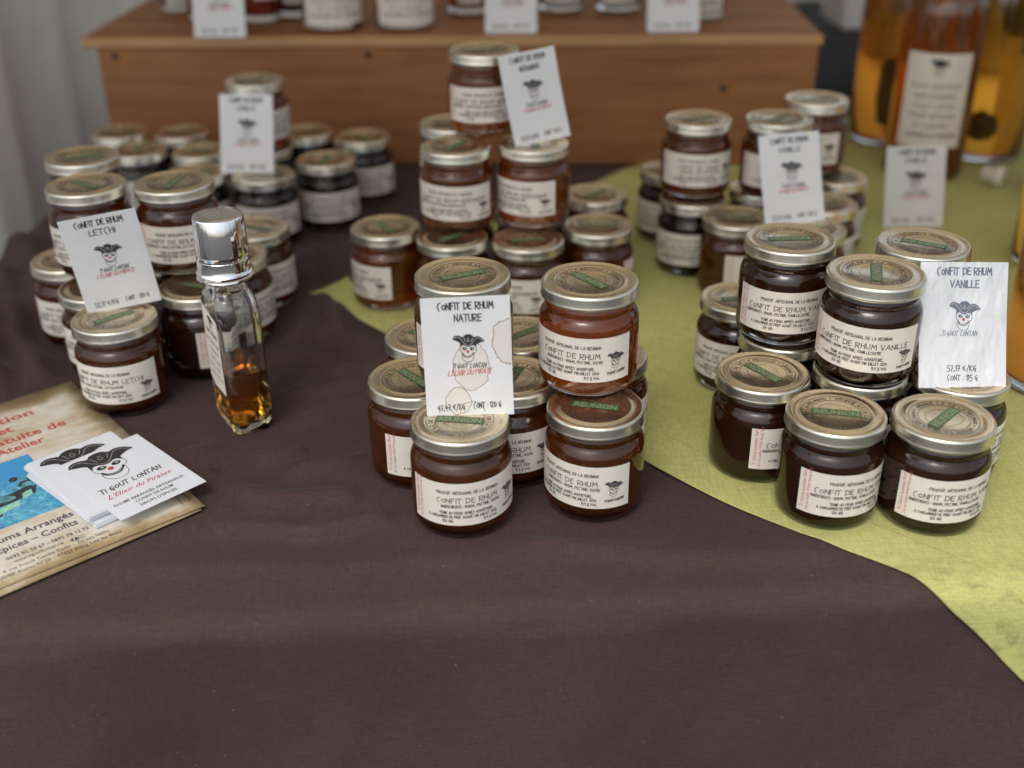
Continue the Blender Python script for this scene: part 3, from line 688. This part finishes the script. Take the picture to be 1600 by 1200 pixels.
out = [(.0128, .0215, .006, .0), (.0146, .0234, .007, .0012), (.0152, .0240, .0075, .004), (.0152, .0240, .0070, .012), (.0152, .0240, .0065, .095), (.0151, .0238, .0075, .101), (.0149, .0230, .009, .106), (.0147, .0212, .0105, .1105),
       (.0143, .0180, .0120, .114), (.0136, .0142, .0130, .1165), (.0128, .0128, .0127, .119), (.0118, .0118, .0117, .133)]
inn = [(.0095, .0180, .006, .0065), (.0122, .0208, .0065, .0085), (.0128, .0216, .0065, .014), (.0128, .0215, .006, .094), (.0126, .0210, .007, .100), (.0122, .0196, .008, .105), (.0116, .0166, .0095, .1105), (.0102, .0122, .0092, .115), (.0088, .0088, .0086, .118), (.0086, .0086, .0084, .130)]
sc_ = lambda q: [(a * K_, b * K_, c * K_, z) for a, b, c, z in q]
mb = MB(); loft(sc_(out), mb); loft(sc_(inn), mb, True)
M_BGLASS = mat('bottle_glass', (.97, .985, .97), .0, Transmission_Weight=1.0, IOR=1.5)
me = mb.mesh('glass_body', [M_BGLASS], merge=False); sharp(me, 60)
bt = obj('tester_bottle', None, None, (BX, BY, .0022), BA, label='small glass tester bottle half full of golden rum with chrome cap', category='bottle')
obj('glass_body', me, bt)
LV = .051
liq = [(.0096, .0181, .006, .0064), (.0123, .0209, .0066, .0084), (.0129, .0217, .0066, .014), (.0129, .0217, .0062, LV - .0008), (.0127, .0215, .0062, LV)]
mb = MB(); loft(sc_(liq), mb)
M_RUM = mat('golden_rum', (1, 1, 1), .0, Transmission_Weight=1.0, IOR=1.36)
va = N(M_RUM, 'VolumeAbsorption'); va.inputs[0].default_value = (.95, .74, .02, 1); va.inputs[1].default_value = 85
L(M_RUM, va.outputs[0], M_RUM.node_tree.nodes['Material Output'].inputs['Volume'])
obj('rum', sharp(mb.mesh('rum', [M_RUM]), 50), bt)
cp = [(0, .1225), (.0150, .1225), (.0190, .1228), (.0196, .1240), (.0193, .1252), (.0187, .1258), (.0190, .1268), (.0193, .1279), (.0186, .1290), (.0181, .1300), (.0179, .1385), (.0177, .1388), (.01765, .1425), (.0178, .1428), (.0170, .1698), (.0165, .1708), (.0155, .1713), (.009, .1718), (0, .1720)]
cp = [(a * 1.09, b) for a, b in cp]
mb = MB(); mb.lathe(cp, 64); obj('cap', sharp(mb.mesh('cap', [M_CHROME]), 30), bt)
# label on the left broad face, slightly ragged lower corner
lx = -.0152 * K_ - .00022; mb = MB()
yz = [(-.0165, .032), (-.0165, .094), (.0180, .0985), (.0200, .036), (.010, .031)]
mb.add([(lx, y, z) for y, z in yz] + [(lx + .00012, y, z) for y, z in yz], [(4, 3, 2, 1, 0), (5, 6, 7, 8, 9)] + [(i, (i + 1) % 5, 5 + (i + 1) % 5, 5 + i) for i in range(5)])
bl = obj('label', mb.mesh('label', [M_PAPER], smooth=False), bt)
ik = Ink(); ik.text('RHUM ARRANGE', -.013, .013, .078, .003, .0004, slant=.1); emblem(ik, 0, .082, .0034, False)
for k in range(5): ik.text(('RHUM, SUCRE DE CANNE', 'A CONSOMMER', 'TI GOUT LONTAN', 'FRAIS APRES', 'PRODUIT ARTISANAL')[k], -.015 + .002 * (k % 3), .014 - .003 * (k % 2), .070 - .0072 * k, .0024, .0003)
obj('printed_text', ik.mesh('printed_text', lambda x, y, h: Vector((lx - h, -x, y)), INK), bl)

# ------------------------------------------------------------------ flyers and business cards
M_PARCH = mat('parchment_print', (.5, .4, .25), .42); v = coords(M_PARCH, (1, 1, 1))
n1 = noise_(M_PARCH, coords(M_PARCH, (1, 1.8, 1), (0, 0, .5)), 16, 8, .65); n2 = noise_(M_PARCH, v, 90, 5, .7)
sepp = N(M_PARCH, 'SeparateXYZ'); L(M_PARCH, coords(M_PARCH, (1, 1, 1)), sepp.inputs[0])
def edgef(sock, e0, e1):
    q = N(M_PARCH, 'MapRange'); q.inputs[1].default_value = e0; q.inputs[2].default_value = e1; q.inputs[3].default_value = .20; q.inputs[4].default_value = 0; L(M_PARCH, sock, q.inputs[0]); return q.outputs[0]
e1_ = edgef(sepp.outputs[0], 0, -.028); e2_ = edgef(sepp.outputs[1], 0, .018); e3_ = edgef(sepp.outputs[1], .243, .205)
ad = N(M_PARCH, 'Math', operation='MAXIMUM'); L(M_PARCH, e1_, ad.inputs[0]); L(M_PARCH, e2_, ad.inputs[1])
ad2 = N(M_PARCH, 'Math', operation='MAXIMUM'); L(M_PARCH, ad.outputs[0], ad2.inputs[0]); L(M_PARCH, e3_, ad2.inputs[1])
sb = N(M_PARCH, 'Math', operation='SUBTRACT'); L(M_PARCH, n1, sb.inputs[0]); L(M_PARCH, ad2.outputs[0], sb.inputs[1])
base = ramp(M_PARCH, sb.outputs[0], [(.18, (.24, .16, .07)), (.33, (.40, .31, .17)), (.43, (.58, .52, .40)), (.52, (.66, .63, .56))])
L(M_PARCH, mix(M_PARCH, .4, base, ramp(M_PARCH, n2, [(.3, (.7, .68, .62)), (.7, (1.1, 1.1, 1.1))]), 'MULTIPLY'), P(M_PARCH).inputs['Base Color'])
M_SEA = mat('underwater_print', (.1, .4, .6), .35); v = coords(M_SEA, (1, 1, 1))
s1 = ramp(M_SEA, noise_(M_SEA, v, 160, 6, .8), [(.32, (.03, .16, .30)), (.5, (.08, .36, .55)), (.68, (.28, .62, .76))])
sp2 = N(M_SEA, 'SeparateXYZ'); L(M_SEA, v, sp2.inputs[0]); q = N(M_SEA, 'MapRange'); q.inputs[1].default_value = .108; q.inputs[2].default_value = .125; L(M_SEA, sp2.outputs[1], q.inputs[0])
L(M_SEA, mix(M_SEA, q.outputs[0], s1, (.05, .30, .62)), P(M_SEA).inputs['Base Color'])
M_WRECK = mat('dark_photo_print', (.035, .045, .05), .35); vary(M_WRECK, .6, 130)
M_MINT = mat('mint_photo_print', (.25, .55, .42), .35); vary(M_MINT, .3, 200)
M_TEAL = mat('teal_photo_print', (.10, .30, .32), .35); vary(M_TEAL, .7, 150)
M_FRED = mat('flyer_red', (.52, .085, .06), .4); M_FTXT = mat('flyer_violet_grey', (.10, .075, .10), .4)
FW, FH = .175, .243
FC = (-.2154, .6618)
for k, (dx, dy, an) in enumerate(((-.0065, .0005, 42.6), (-.0015, -.0030, 41.6), (-.0045, .0000, 40.6), (0, 0, 39.6))):
    z = .0036 + k * .0007
    mb = MB(); n = 10; vs = []; fs = []
    for i in range(n + 1):
        for j in range(n + 1):
            u, w_ = -FW + FW * i / n, FH * j / n; vs.append((u, w_, .0008 * (j / n) ** 2 * (1 if k == 3 else .2)))
    for i in range(n):
        for j in range(n): a = i * (n + 1) + j; fs.append((a, a + n + 1, a + n + 2, a + 1))
    mb.add(vs, fs); me = mb.mesh('flyer', [M_PARCH], merge=False)
    fo = obj('flyer', me, None, (FC[0] + dx, FC[1] + dy, z), R(an), category='flyer', group='parchment flyers fanned in one pile',
             label=('lowest parchment flyer, only its bottom edge peeping out', 'second lowest parchment flyer in the fanned pile', 'parchment flyer just beneath the top one', 'top parchment flyer with blue underwater picture and red lettering')[k])
    s_m = fo.modifiers.new('thickness', 'SOLIDIFY'); s_m.thickness = .0002
    # tiny legal lines up the right margin
    ik = Ink(); put(ik, 'Ne pas jeter sur la voie publique', .0026, -.0040, .012, ang=pi / 2 * 1.0, m=0); put(ik, "L'abus d'alcool est dangereux pour la santé", .0022, -.0105, .010, ang=pi / 2, m=0)
    if k == 3:
        X0 = -.1745
        ik.poly([(X0, .0645), (-.0700, .0645), (-.0700, .1500), (X0, .1500)], 2, -1)
        # wreck: dark beams with pale green panels, rocks
        ik.poly([(-.165, .098), (-.118, .140), (-.112, .132), (-.150, .088)], 3, 0); ik.poly([(-.140, .104), (-.084, .104), (-.082, .097), (-.140, .096)], 3, .6)
        ik.poly([(-.150, .086), (-.084, .094), (-.080, .104), (-.088, .106), (-.150, .094)], 3, 1.2); ik.poly([(-.145, .073), (-.112, .079), (-.110, .086), (-.145, .080)], 3, .6)
        ik.poly([(-.122, .080), (-.098, .085), (-.096, .092), (-.121, .088)], 4, 2.4); ik.poly([(-.094, .091), (-.086, .094), (-.085, .101), (-.092, .099)], 4, 2.4)
        for q_ in range(26):
            cxx, cyy = random.uniform(-.128, -.074), random.uniform(.107, .122); ik.poly(jag(cxx, cyy, random.uniform(.002, .005), random.uniform(.0015, .0035), q_, n=9, a1=2 * pi * .9), 5 if q_ % 2 else 3, 1.8 + q_ * .05)
        for q_ in range(9): ik.poly(jag(random.uniform(-.14, -.10), random.uniform(.094, .102), .006, .003, 40 + q_, n=9, a1=2 * pi * .9), 5, 1.9 + q_ * .05)
        pt = lambda s, size, x, y, x1=None, m=0, b=.012, sh=0.: put(ik, s, size, x, y, x1, m=m, bold=b, shear=sh)
        pt('Animation', .0145, -.117, .2080, -.0445, 1, .02); pt('et', .0145, -.078, .1915, -.066, 1, .02)
        pt('Visite gratuite de', .0140, -.135, .1748, -.0305, 1, .02); pt("l'Atelier", .0140, -.094, .1600, -.0525, 1, .02)
        pt('Rhums Arrangés', .0098, -.1350, .0484, -.0740, 0, .015); pt('Epices – Confits', .0098, -.1300, .0366, -.0755, 0, .015)
        pt('0692 82 24 67 – 0692 78 12 92', .0052, -.1270, .0262, -.0722, 0, .01); pt('www.tigoutlontan.re', .0052, -.1240, .0203, -.0920, 0, 0)
        pt('4, rue Franck Camille Cadet – Zic Les Sables', .0050, -.1335, .0137, -.0630, 0, 0); pt('SEMIR Atelier N°20 – 97427 Etang Salé les Bains', .0050, -.1380, .0075, -.0570, 0, 0)
        ik.ellipse(-.0845, .0205, .0027, .0022, 0); vs_, fs_, w_ = ftext('f', .0045, .02); ik.tris([(x - .0853, y + .0188) for x, y in vs_], fs_, 6, 3)
        ik.strip([(-.0797 + .0022 * cos(a), .0206 + .0019 * sin(a)) for a in (2 * pi * t_ / 16 for t_ in range(16))], .0003, 0, 0, True); ik.strip([(-.0797 + .001 * cos(a), .0206 + .001 * sin(a)) for a in (2 * pi * t_ / 10 for t_ in range(10))], .0003, 0, 0, True)
    me = ik.mesh('printed_text', lambda x, y, h: Vector((x, y, h + .0008 * max(0, y / FH) ** 2 * (1 if k == 3 else .2))), [M_FTXT, M_FRED, M_SEA, M_WRECK, M_MINT, M_TEAL, M_PAPER], base=2.2e-4)
    obj('printed_text', me, fo)
# white business cards, a loose pile with the top card turned
BCW, BCL = .066, .0955
O0 = Vector((-.263, .631))
rnd = random.Random(4)
def bcard_ink(full=True):
    ik = Ink()
    emblem(ik, .0292, .0490, .0128, True, w=.035)
    if not full: return ik.mesh('printed_text', lambda x, y, h: Vector((x, y, h)), INK, base=1.5e-4)
    ik.text('TI GOUT LONTAN', .0065, .0535, .0375, .0056, .00075, 0, 0, slant=.15, rise=.035)
    put(ik, 'L', .0085, .0060, .0280, m=1, bold=.0, shear=.5); put(ik, "'Elixir du Pirates", .0072, .0100, .0285, .0560, m=1, shear=.45)
    for s, a, b, y in (('RHUMS ARRANGÉS ARTISANAUX', .0050, .0590, .0170), ('CONFIT DE RHUM', .0183, .0472, .0116), ("SIROPS D'EPICES", .0183, .0466, .0056)): put(ik, s, .0046, a, y, b, bold=.006)
    return ik.mesh('printed_text', lambda x, y, h: Vector((x, y, h)), INK, base=1.5e-4)
ME_BTXT = bcard_ink()
NB = 19
mb = MB(); mb.box(0, BCW, 0, BCL, -.00042, 0); ME_BC = mb.mesh('business_card', [M_WHITE], smooth=False)
for k in range(NB):
    top = k == NB - 1; zt = .0066 + .00045 * (k + 1)
    if top: loc, an = (O0.x, O0.y, zt + .0003), R(45.5)
    else:
        g = k // 6
        u_ = Vector((cos(R(45)), sin(R(45)))); v_ = Vector((-u_.y, u_.x))
        p = O0 + u_ * (-.0134 + rnd.uniform(-.0012, .0012) + (.003 if g == 0 else 0)) + v_ * (.0205 + rnd.uniform(-.0012, .0012) - (.004 if g == 0 else 0)) + Vector((rnd.uniform(-.0006, .0006), 0))
        loc, an = (p.x, p.y, zt), R(45 + rnd.uniform(-1.3, 1.3) + (1.6 if g == 0 else 0))
        if k == NB - 2: an = R(44.5)
    o = obj('business_card', ME_BC, None, loc, an, category='business card', group='white business cards in a loose pile',
            label='topmost white business card with pirate skull print, turned on the pile' if top else 'second white business card, its skull hat showing above the top card' if k == NB - 2 else 'blank edge of a white business card within the pile under the top two')
    if top: obj('printed_text', ME_BTXT, o)
    elif k == NB - 2: obj('printed_text', bcard_ink(False), o)

# ------------------------------------------------------------------ wooden crate with bottles
def wood(name, c0, c1, c2, sc=(1.2, 14, 14)):
    m = mat(name, c0, .55); v = coords(m, sc); n = noise_(m, v, 5, 8, .65)
    col = ramp(m, n, [(.3, c0), (.5, c1), (.72, c2)]); L(m, mix(m, .5, col, ramp(m, noise_(m, coords(m, (1, 1, 1)), 5, 3), [(.3, (.62, .6, .58)), (.7, (1.1, 1.1, 1.1))]), 'MULTIPLY'), P(m).inputs['Base Color'])
    L(m, bump(m, n, .0008, .4), P(m).inputs['Normal']); return m
M_WOOD = wood('stained_pine', (.19, .070, .021), (.30, .120, .038), (.36, .155, .055)); M_WOODE = wood('pine_end', (.40, .22, .09), (.50, .29, .13), (.58, .36, .17))
M_NAIL = mat('nail', (.05, .03, .025), .5, .6)
cr = obj('wooden_crate', None, None, (-.065, 1.446, .0038), R(-2.2), label='long reddish wooden crate across the back with bottles on top', category='crate')
CHH = .163
mb = MB(); mb.box(-.452, .448, 0, .018, 0, CHH - .0125); o = obj('front_board', mb.mesh('front_board', [M_WOOD], smooth=False), cr); o.modifiers.new('b', 'BEVEL').width = .0015
for nm, x0 in (('side_board', -.452), ('side_board', .430)):
    mb = MB(); mb.box(x0, x0 + .018,   .0182, .322, 0, CHH - .0127); obj(nm, mb.mesh(nm, [M_WOOD], smooth=False), cr).modifiers.new('b', 'BEVEL').width = .0012
for k in range(4):
    mb = MB(); y0 = -.006 + k * .083; mb.box(-.470, .452, y0 + (.0045 if k == 0 else 0), y0 + .0815, CHH - .0122, CHH + .0002 * k, 0)
    me = mb.mesh('top_board', [M_WOOD, M_WOODE], smooth=False)
    for p in me.polygons:
        if abs(p.normal.y) > .9 or abs(p.normal.x) > .9: p.material_index = 1
    obj('top_board', me, cr).modifiers.new('b', 'BEVEL').width = .0012
for x_, z_ in ((-.43, .140), (-.11, .141), (.1, .078), (.335, .098)):
    mb = MB(); mb.lathe([(.0045, 0), (.0035, .0012), (0, .0016)], 10); me = mb.mesh('nail', [M_NAIL]); o = obj('nail', me, cr, (x_, 0, z_)); o.rotation_euler = (pi / 2, 0, 0)

def rum_mat(name, ab, dens, tint=(1, 1, 1)):
    m = mat(name, tint, .02, Transmission_Weight=.85, IOR=1.4)
    va = N(m, 'VolumeAbsorption'); va.inputs[0].default_value = (*ab, 1); va.inputs[1].default_value = dens
    L(m, va.outputs[0], m.node_tree.nodes['Material Output'].inputs['Volume']); return m
RUMS = {'amber': rum_mat('amber_rum', (.88, .55, .08), 13, (.90, .48, .09)), 'dark': rum_mat('dark_rum', (.5, .2, .12), 30, (.12, .04, .02)), 'red': rum_mat('red_rum', (.75, .18, .08), 25, (.35, .07, .03)),
        'yellow': rum_mat('yellow_rum', (.92, .64, .08), 12, (.95, .60, .10)), 'orange': rum_mat('orange_rum', (.88, .50, .07), 11, (.85, .40, .07))}
M_FRUIT = mat('vanilla_pod', (.03, .02, .01), .6); vary(M_FRUIT, .4, 30)
def big_bottle(x, y, z, r, h, kind, label, lab=None, yaw=0, pods=(), neck=.32, cat='bottle', grp=None):
    b = obj('rum_bottle', None, None, (x, y, z), yaw, label=label, category=cat, group=grp)
    nz = h * (1 - neck)
    mb = MB(); mb.lathe([(0, .002), (r * .7, .002), (r * .86, 0), (r * .97, .004), (r, .010), (r, nz * .86), (r * .96, nz * .92), (r * .75, nz * .98), (r * .42, nz * 1.05), (r * .34, nz * 1.12), (r * .32, h * .97), (r * .36, h * .972), (r * .36, h), (0, h)], 56)
    obj('glass_body', mb.mesh('glass_body', [M_GLASS]), b)
    w = r - .0032; mb = MB(); mb.lathe([(0, .009), (w * .85, .009), (w, .014), (w, nz * .85), (w * .94, nz * .91), (w * .7, nz * .97), (w * .35, nz * 1.04), (w * .28, nz * 1.1), (0, nz * 1.1)], 48)
    obj('rum', mb.mesh('rum', [RUMS[kind]]), b)
    mb = MB(); mb.lathe([(0, h + .0003), (r * .38, h + .0003), (r * .38, h + .022), (0, h + .022)], 24); obj('stopper', sharp(mb.mesh('stopper', [M_WOODE])), b)
    if lab:
        ang, z0, z1 = lab; n = 24; rr_ = r + .0003; mb = MB()
        vs = [((rr_ + dr) * sin(-ang + 2 * ang * i / n) if True else 0 for dr in (0,)) for i in range(0)]
        vs = []
        for rad, zz in ((rr_, z0), (rr_, z1), (rr_ - .0002, z1), (rr_ - .0002, z0)):
            vs += [(rad * sin(-ang + 2 * ang * i / n), -rad * cos(-ang + 2 * ang * i / n), zz) for i in range(n + 1)]
        fs = [(q * (n + 1) + i, q * (n + 1) + i + 1, ((q + 1) % 4) * (n + 1) + i + 1, ((q + 1) % 4) * (n + 1) + i) for q in range(4) for i in range(n)] + [tuple(q * (n + 1) + i for q in range(4)) for i in (0, n)]
        mb.add(vs, fs); lo = obj('label', sharp(mb.mesh('label', [M_PAPER])), b)
        ik = Ink(); wl = ang * rr_ * 2; hl = z1 - z0
        emblem(ik, 0, hl * .76, hl * .055, False)
        for q_, (s, f) in enumerate((('RHUM ARRANGE', .75), ('VANILLE BOURBON', .62), ('TI GOUT LONTAN', .6), ('PRODUIT ARTISANAL', .7), ('DE LA REUNION', .5), ('A CONSOMMER AVEC MODERATION', .8))):
            ik.text(s, -wl * f / 2, wl * f / 2, hl * (.64 - .105 * q_), hl * .045, .0006)
        obj('printed_text', ik.mesh('printed_text', lambda x_, y_, h_: Vector(((rr_ + h_) * sin(x_ / rr_), -(rr_ + h_) * cos(x_ / rr_), z0 + y_)), INK, cut=.003), lo)
    for (a, rr2, z0, z1, pr_) in pods:
        mb = MB(); mb.lathe([(0, z0), (pr_ * .7, z0 + .004), (pr_, z0 + (z1 - z0) * .4), (pr_ * .9, z1 - .01), (0, z1)], 12); obj('steeped_fruit', mb.mesh('steeped_fruit', [M_FRUIT]), b, (rr2 * cos(a), rr2 * sin(a), 0))
    return b
ZC = .1675 + .0005
GT = 'small bottles lined up on the wooden crate'
for args in ((-.455, 1.640, 'dark', 'small dark bottle at the far left on the crate, behind the price card', (.9, .012, .07), .2, .024),
             (-.400, 1.570, 'red', 'small dark red bottle just left of the leftmost crate price card', (.9, .012, .07), .3, .024),
             (-.325, 1.560, 'red', 'small red bottle just right of the leftmost crate price card', (.8, .030, .08), .5, .026),
             (-.285, 1.590, 'dark', 'small dark bottle between the red one and the first white labelled amber bottle', (.9, .020, .075), .3, .026),
             (-.224, 1.512, 'amber', 'amber bottle with broad white label, left one of the pair on the crate', (1.15, .009, .09), .1, .039),
             (-.132, 1.512, 'amber', 'amber bottle with broad white label, right one of the pair on the crate', (1.15, .009, .09), .1, .038),
             (-.052, 1.600, 'red', 'small red bottle left of the middle crate price card', (.6, .016, .07), 0, .028),
             (.072, 1.610, 'dark', 'small dark bottle just right of the middle crate price card', (.9, .014, .07), .1, .030),
             (.150, 1.605, 'dark', 'small dark bottle midway between the two right crate price cards', (.9, .014, .07), 0, .030),
             (.258, 1.545, 'red', 'small bottle with pinkish label right behind the rightmost crate price card', (.9, .012, .07), .1, .026)):
    x, y, kind, lab, lb, yw, r = args
    big_bottle(x, y, ZC, r, .19, kind, lab, lb, -atan2(x, y) + yw, grp=GT)
for x, y, yw, lab in ((-.357, 1.452, 1, 'white price card standing at the left on the crate edge'), (.004, 1.457, 0, 'white price card standing in the middle of the crate edge'), (.205, 1.453, 1, 'white price card standing at the right on the crate edge')):
    card('other', x, y, ZC - .003, yw - 2, 12, 0, lab, .0640)

GR = 'large rum bottles at the right of the table'
big_bottle(.520, 1.395, .0035, .048, .34, 'orange', 'large orange rum bottle with tall white label behind the cloth price card', (.82, .044, .156), -.30, grp=GR)
big_bottle(.520, 1.545, .0035, .052, .34, 'amber', 'large amber bottle left behind the labelled orange bottle, dark pod inside', None, 0, ((-2.0, .034, .03, .12, .013), (-1.2, .03, .20, .26, .016)), grp=GR)
big_bottle(.620, 1.475, .0035, .056, .34, 'yellow', 'large yellow amber bottle right behind the labelled orange bottle, dark fruit inside', None, 0, ((-2.0, .036, .03, .07, .018), (-1.5, .034, .16, .24, .017)), grp=GR)
big_bottle(.665, 1.300, .0035, .048, .34, 'amber', 'large amber bottle with white label at the right picture edge', (.9, .03, .16), -.75, grp=GR)
big_bottle(.562, 1.090, .0035, .046, .34, 'yellow', 'large honey coloured bottle cut by the right picture edge, above the laminated card', None, 0, grp=GR)
big_bottle(.452, .835, .0035, .047, .30, 'amber', 'large amber bottle at the right picture edge beside the laminated card', None, 0, grp=GR)
mb = MB(); mb.lathe([(0, 0), (.008, 0), (.0095, .002), (.010, .014), (.0125, .016), (.0128, .023), (.011, .025), (0, .025)], 20)
o = obj('cork_stopper', mb.mesh('cork_stopper', [M_PAPER]), None, (.578, 1.345, .0165), 0, label='pale cork stopper lying on the lime cloth beside the blurred card', category='stopper'); o.rotation_euler = (pi / 2, 0, .9)

# ------------------------------------------------------------------ behind the stall
M_GROUND = mat('asphalt', (.055, .053, .05), .9); vary(M_GROUND, .25, 4)
mb = MB(); mb.add([(-120, -120, -.76), (120, -120, -.76), (120, 120, -.76), (-120, 120, -.76)], [(0, 1, 2, 3)]); obj('ground', mb.mesh('ground', [M_GROUND], smooth=False), kind='structure')
mb = MB(); path = [(-1.45, .95), (-1.05, 1.35), (-.82, 1.70), (-.72, 2.05), (-.2, 2.18), (.62, 2.25)]; pts = []
for (ax, ay), (bx, by) in zip(path, path[1:]):
    l_ = math.hypot(bx - ax, by - ay); n = max(2, int(l_ / .012))
    for i in range(n): pts.append((ax + (bx - ax) * i / n, ay + (by - ay) * i / n, -(by - ay) / l_, (bx - ax) / l_))
vs = []; nz = 24
for i, (x, y, nx_, ny_) in enumerate(pts):
    for j in range(nz + 1):
        z = -.75 + 2.15 * j / nz; a = .022 * sin(i * .42 + .5 * sin(j * .3)) + .014 * sin(i * .19 + j * .12) + .008 * sin(i * .9 + 1)
        vs.append((x + nx_ * a, y + ny_ * a, z))
fs = [(i * (nz + 1) + j, (i + 1) * (nz + 1) + j, (i + 1) * (nz + 1) + j + 1, i * (nz + 1) + j + 1) for i in range(len(pts) - 1) for j in range(nz)]
mb.add(vs, fs); obj('stall_curtain', mb.mesh('stall_curtain', [M_CURTAIN], merge=False), label='pale grey canvas curtain hanging in folds behind the left of the stall', category='curtain')
# dark bag with a white box behind the right end of the crate
M_BAG = mat('navy_nylon', (.020, .023, .030), .6); M_BOXW = mat('white_carton', (.62, .60, .58), .6)
bm = bmesh.new(); bmesh.ops.create_cube(bm, size=1.0); bmesh.ops.subdivide_edges(bm, edges=bm.edges[:], cuts=6, use_grid_fill=True)
for v in bm.verts:
    p = v.co.copy(); k = 1 - .12 * (abs(p.x * 2) ** 4 + abs(p.y * 2) ** 4) * .5 - .05 * abs(p.z * 2) ** 4
    v.co = Vector((p.x * .42 * k, p.y * .26 * k, p.z * .80)) + Vector((0, 0, .0)) + Vector([noise.noise(p * 3 + Vector((i * 7, 0, 0))) * .035 for i in range(3)])
me = bpy.data.meshes.new('duffel_bag'); bm.to_mesh(me); bm.free(); me.materials.append(M_BAG)
for p in me.polygons: p.use_smooth = True
o = obj('duffel_bag', me, None, (.59, 2.03, -.335), label='dark navy bag standing behind the right end of the crate', category='bag')
mb = MB(); mb.box(-.065, .10, -.07, .07, 0, .17); o = obj('white_box', mb.mesh('white_box', [M_BOXW], smooth=False), None, (.615, 2.00, .072), label='white carton on top of the dark bag', category='box'); o.modifiers.new('b', 'BEVEL').width = .004

# fabric roof of the stall: it keeps the high sky off the goods, light comes in from the front and sides
M_ROOF = mat('canopy_fabric', (.70, .63, .52), .85)
tr_ = N(M_ROOF, 'BsdfTranslucent'); tr_.inputs[0].default_value = (.80, .68, .50, 1); mx_ = N(M_ROOF, 'MixShader'); mx_.inputs[0].default_value = .3
L(M_ROOF, P(M_ROOF).outputs[0], mx_.inputs[1]); L(M_ROOF, tr_.outputs[0], mx_.inputs[2]); L(M_ROOF, mx_.outputs[0], M_ROOF.node_tree.nodes['Material Output'].inputs['Surface'])

mb = MB(); nx_, ny_ = 24, 14; vs = []
for j in range(ny_ + 1):
    for i in range(nx_ + 1):
        x = -1.5 + 3.0 * i / nx_; y = .05 + 2.45 * j / ny_; vs.append((x, y, 1.30 + .34 * (1 - abs(y - 1.275) / 1.225) - .03 * sin(pi * i / nx_ * 3) ** 2))
fs = [(j * (nx_ + 1) + i, j * (nx_ + 1) + i + 1, (j + 1) * (nx_ + 1) + i + 1, (j + 1) * (nx_ + 1) + i) for j in range(ny_) for i in range(nx_)]
mb.add(vs, fs); roof = obj('stall_canopy', mb.mesh('stall_canopy', [M_ROOF], merge=False), label='cream fabric roof stretched over the market stall', category='canopy')
for x, y in ((-1.47, .08), (1.47, .08), (-1.47, 2.46), (1.47, 2.46)):
    mb = MB(); mb.lathe([(0, -.76), (.018, -.76), (.018, 1.29), (0, 1.29)], 12); obj('canopy_pole', mb.mesh('canopy_pole', [M_TIN]), roof, (x, y, 0))
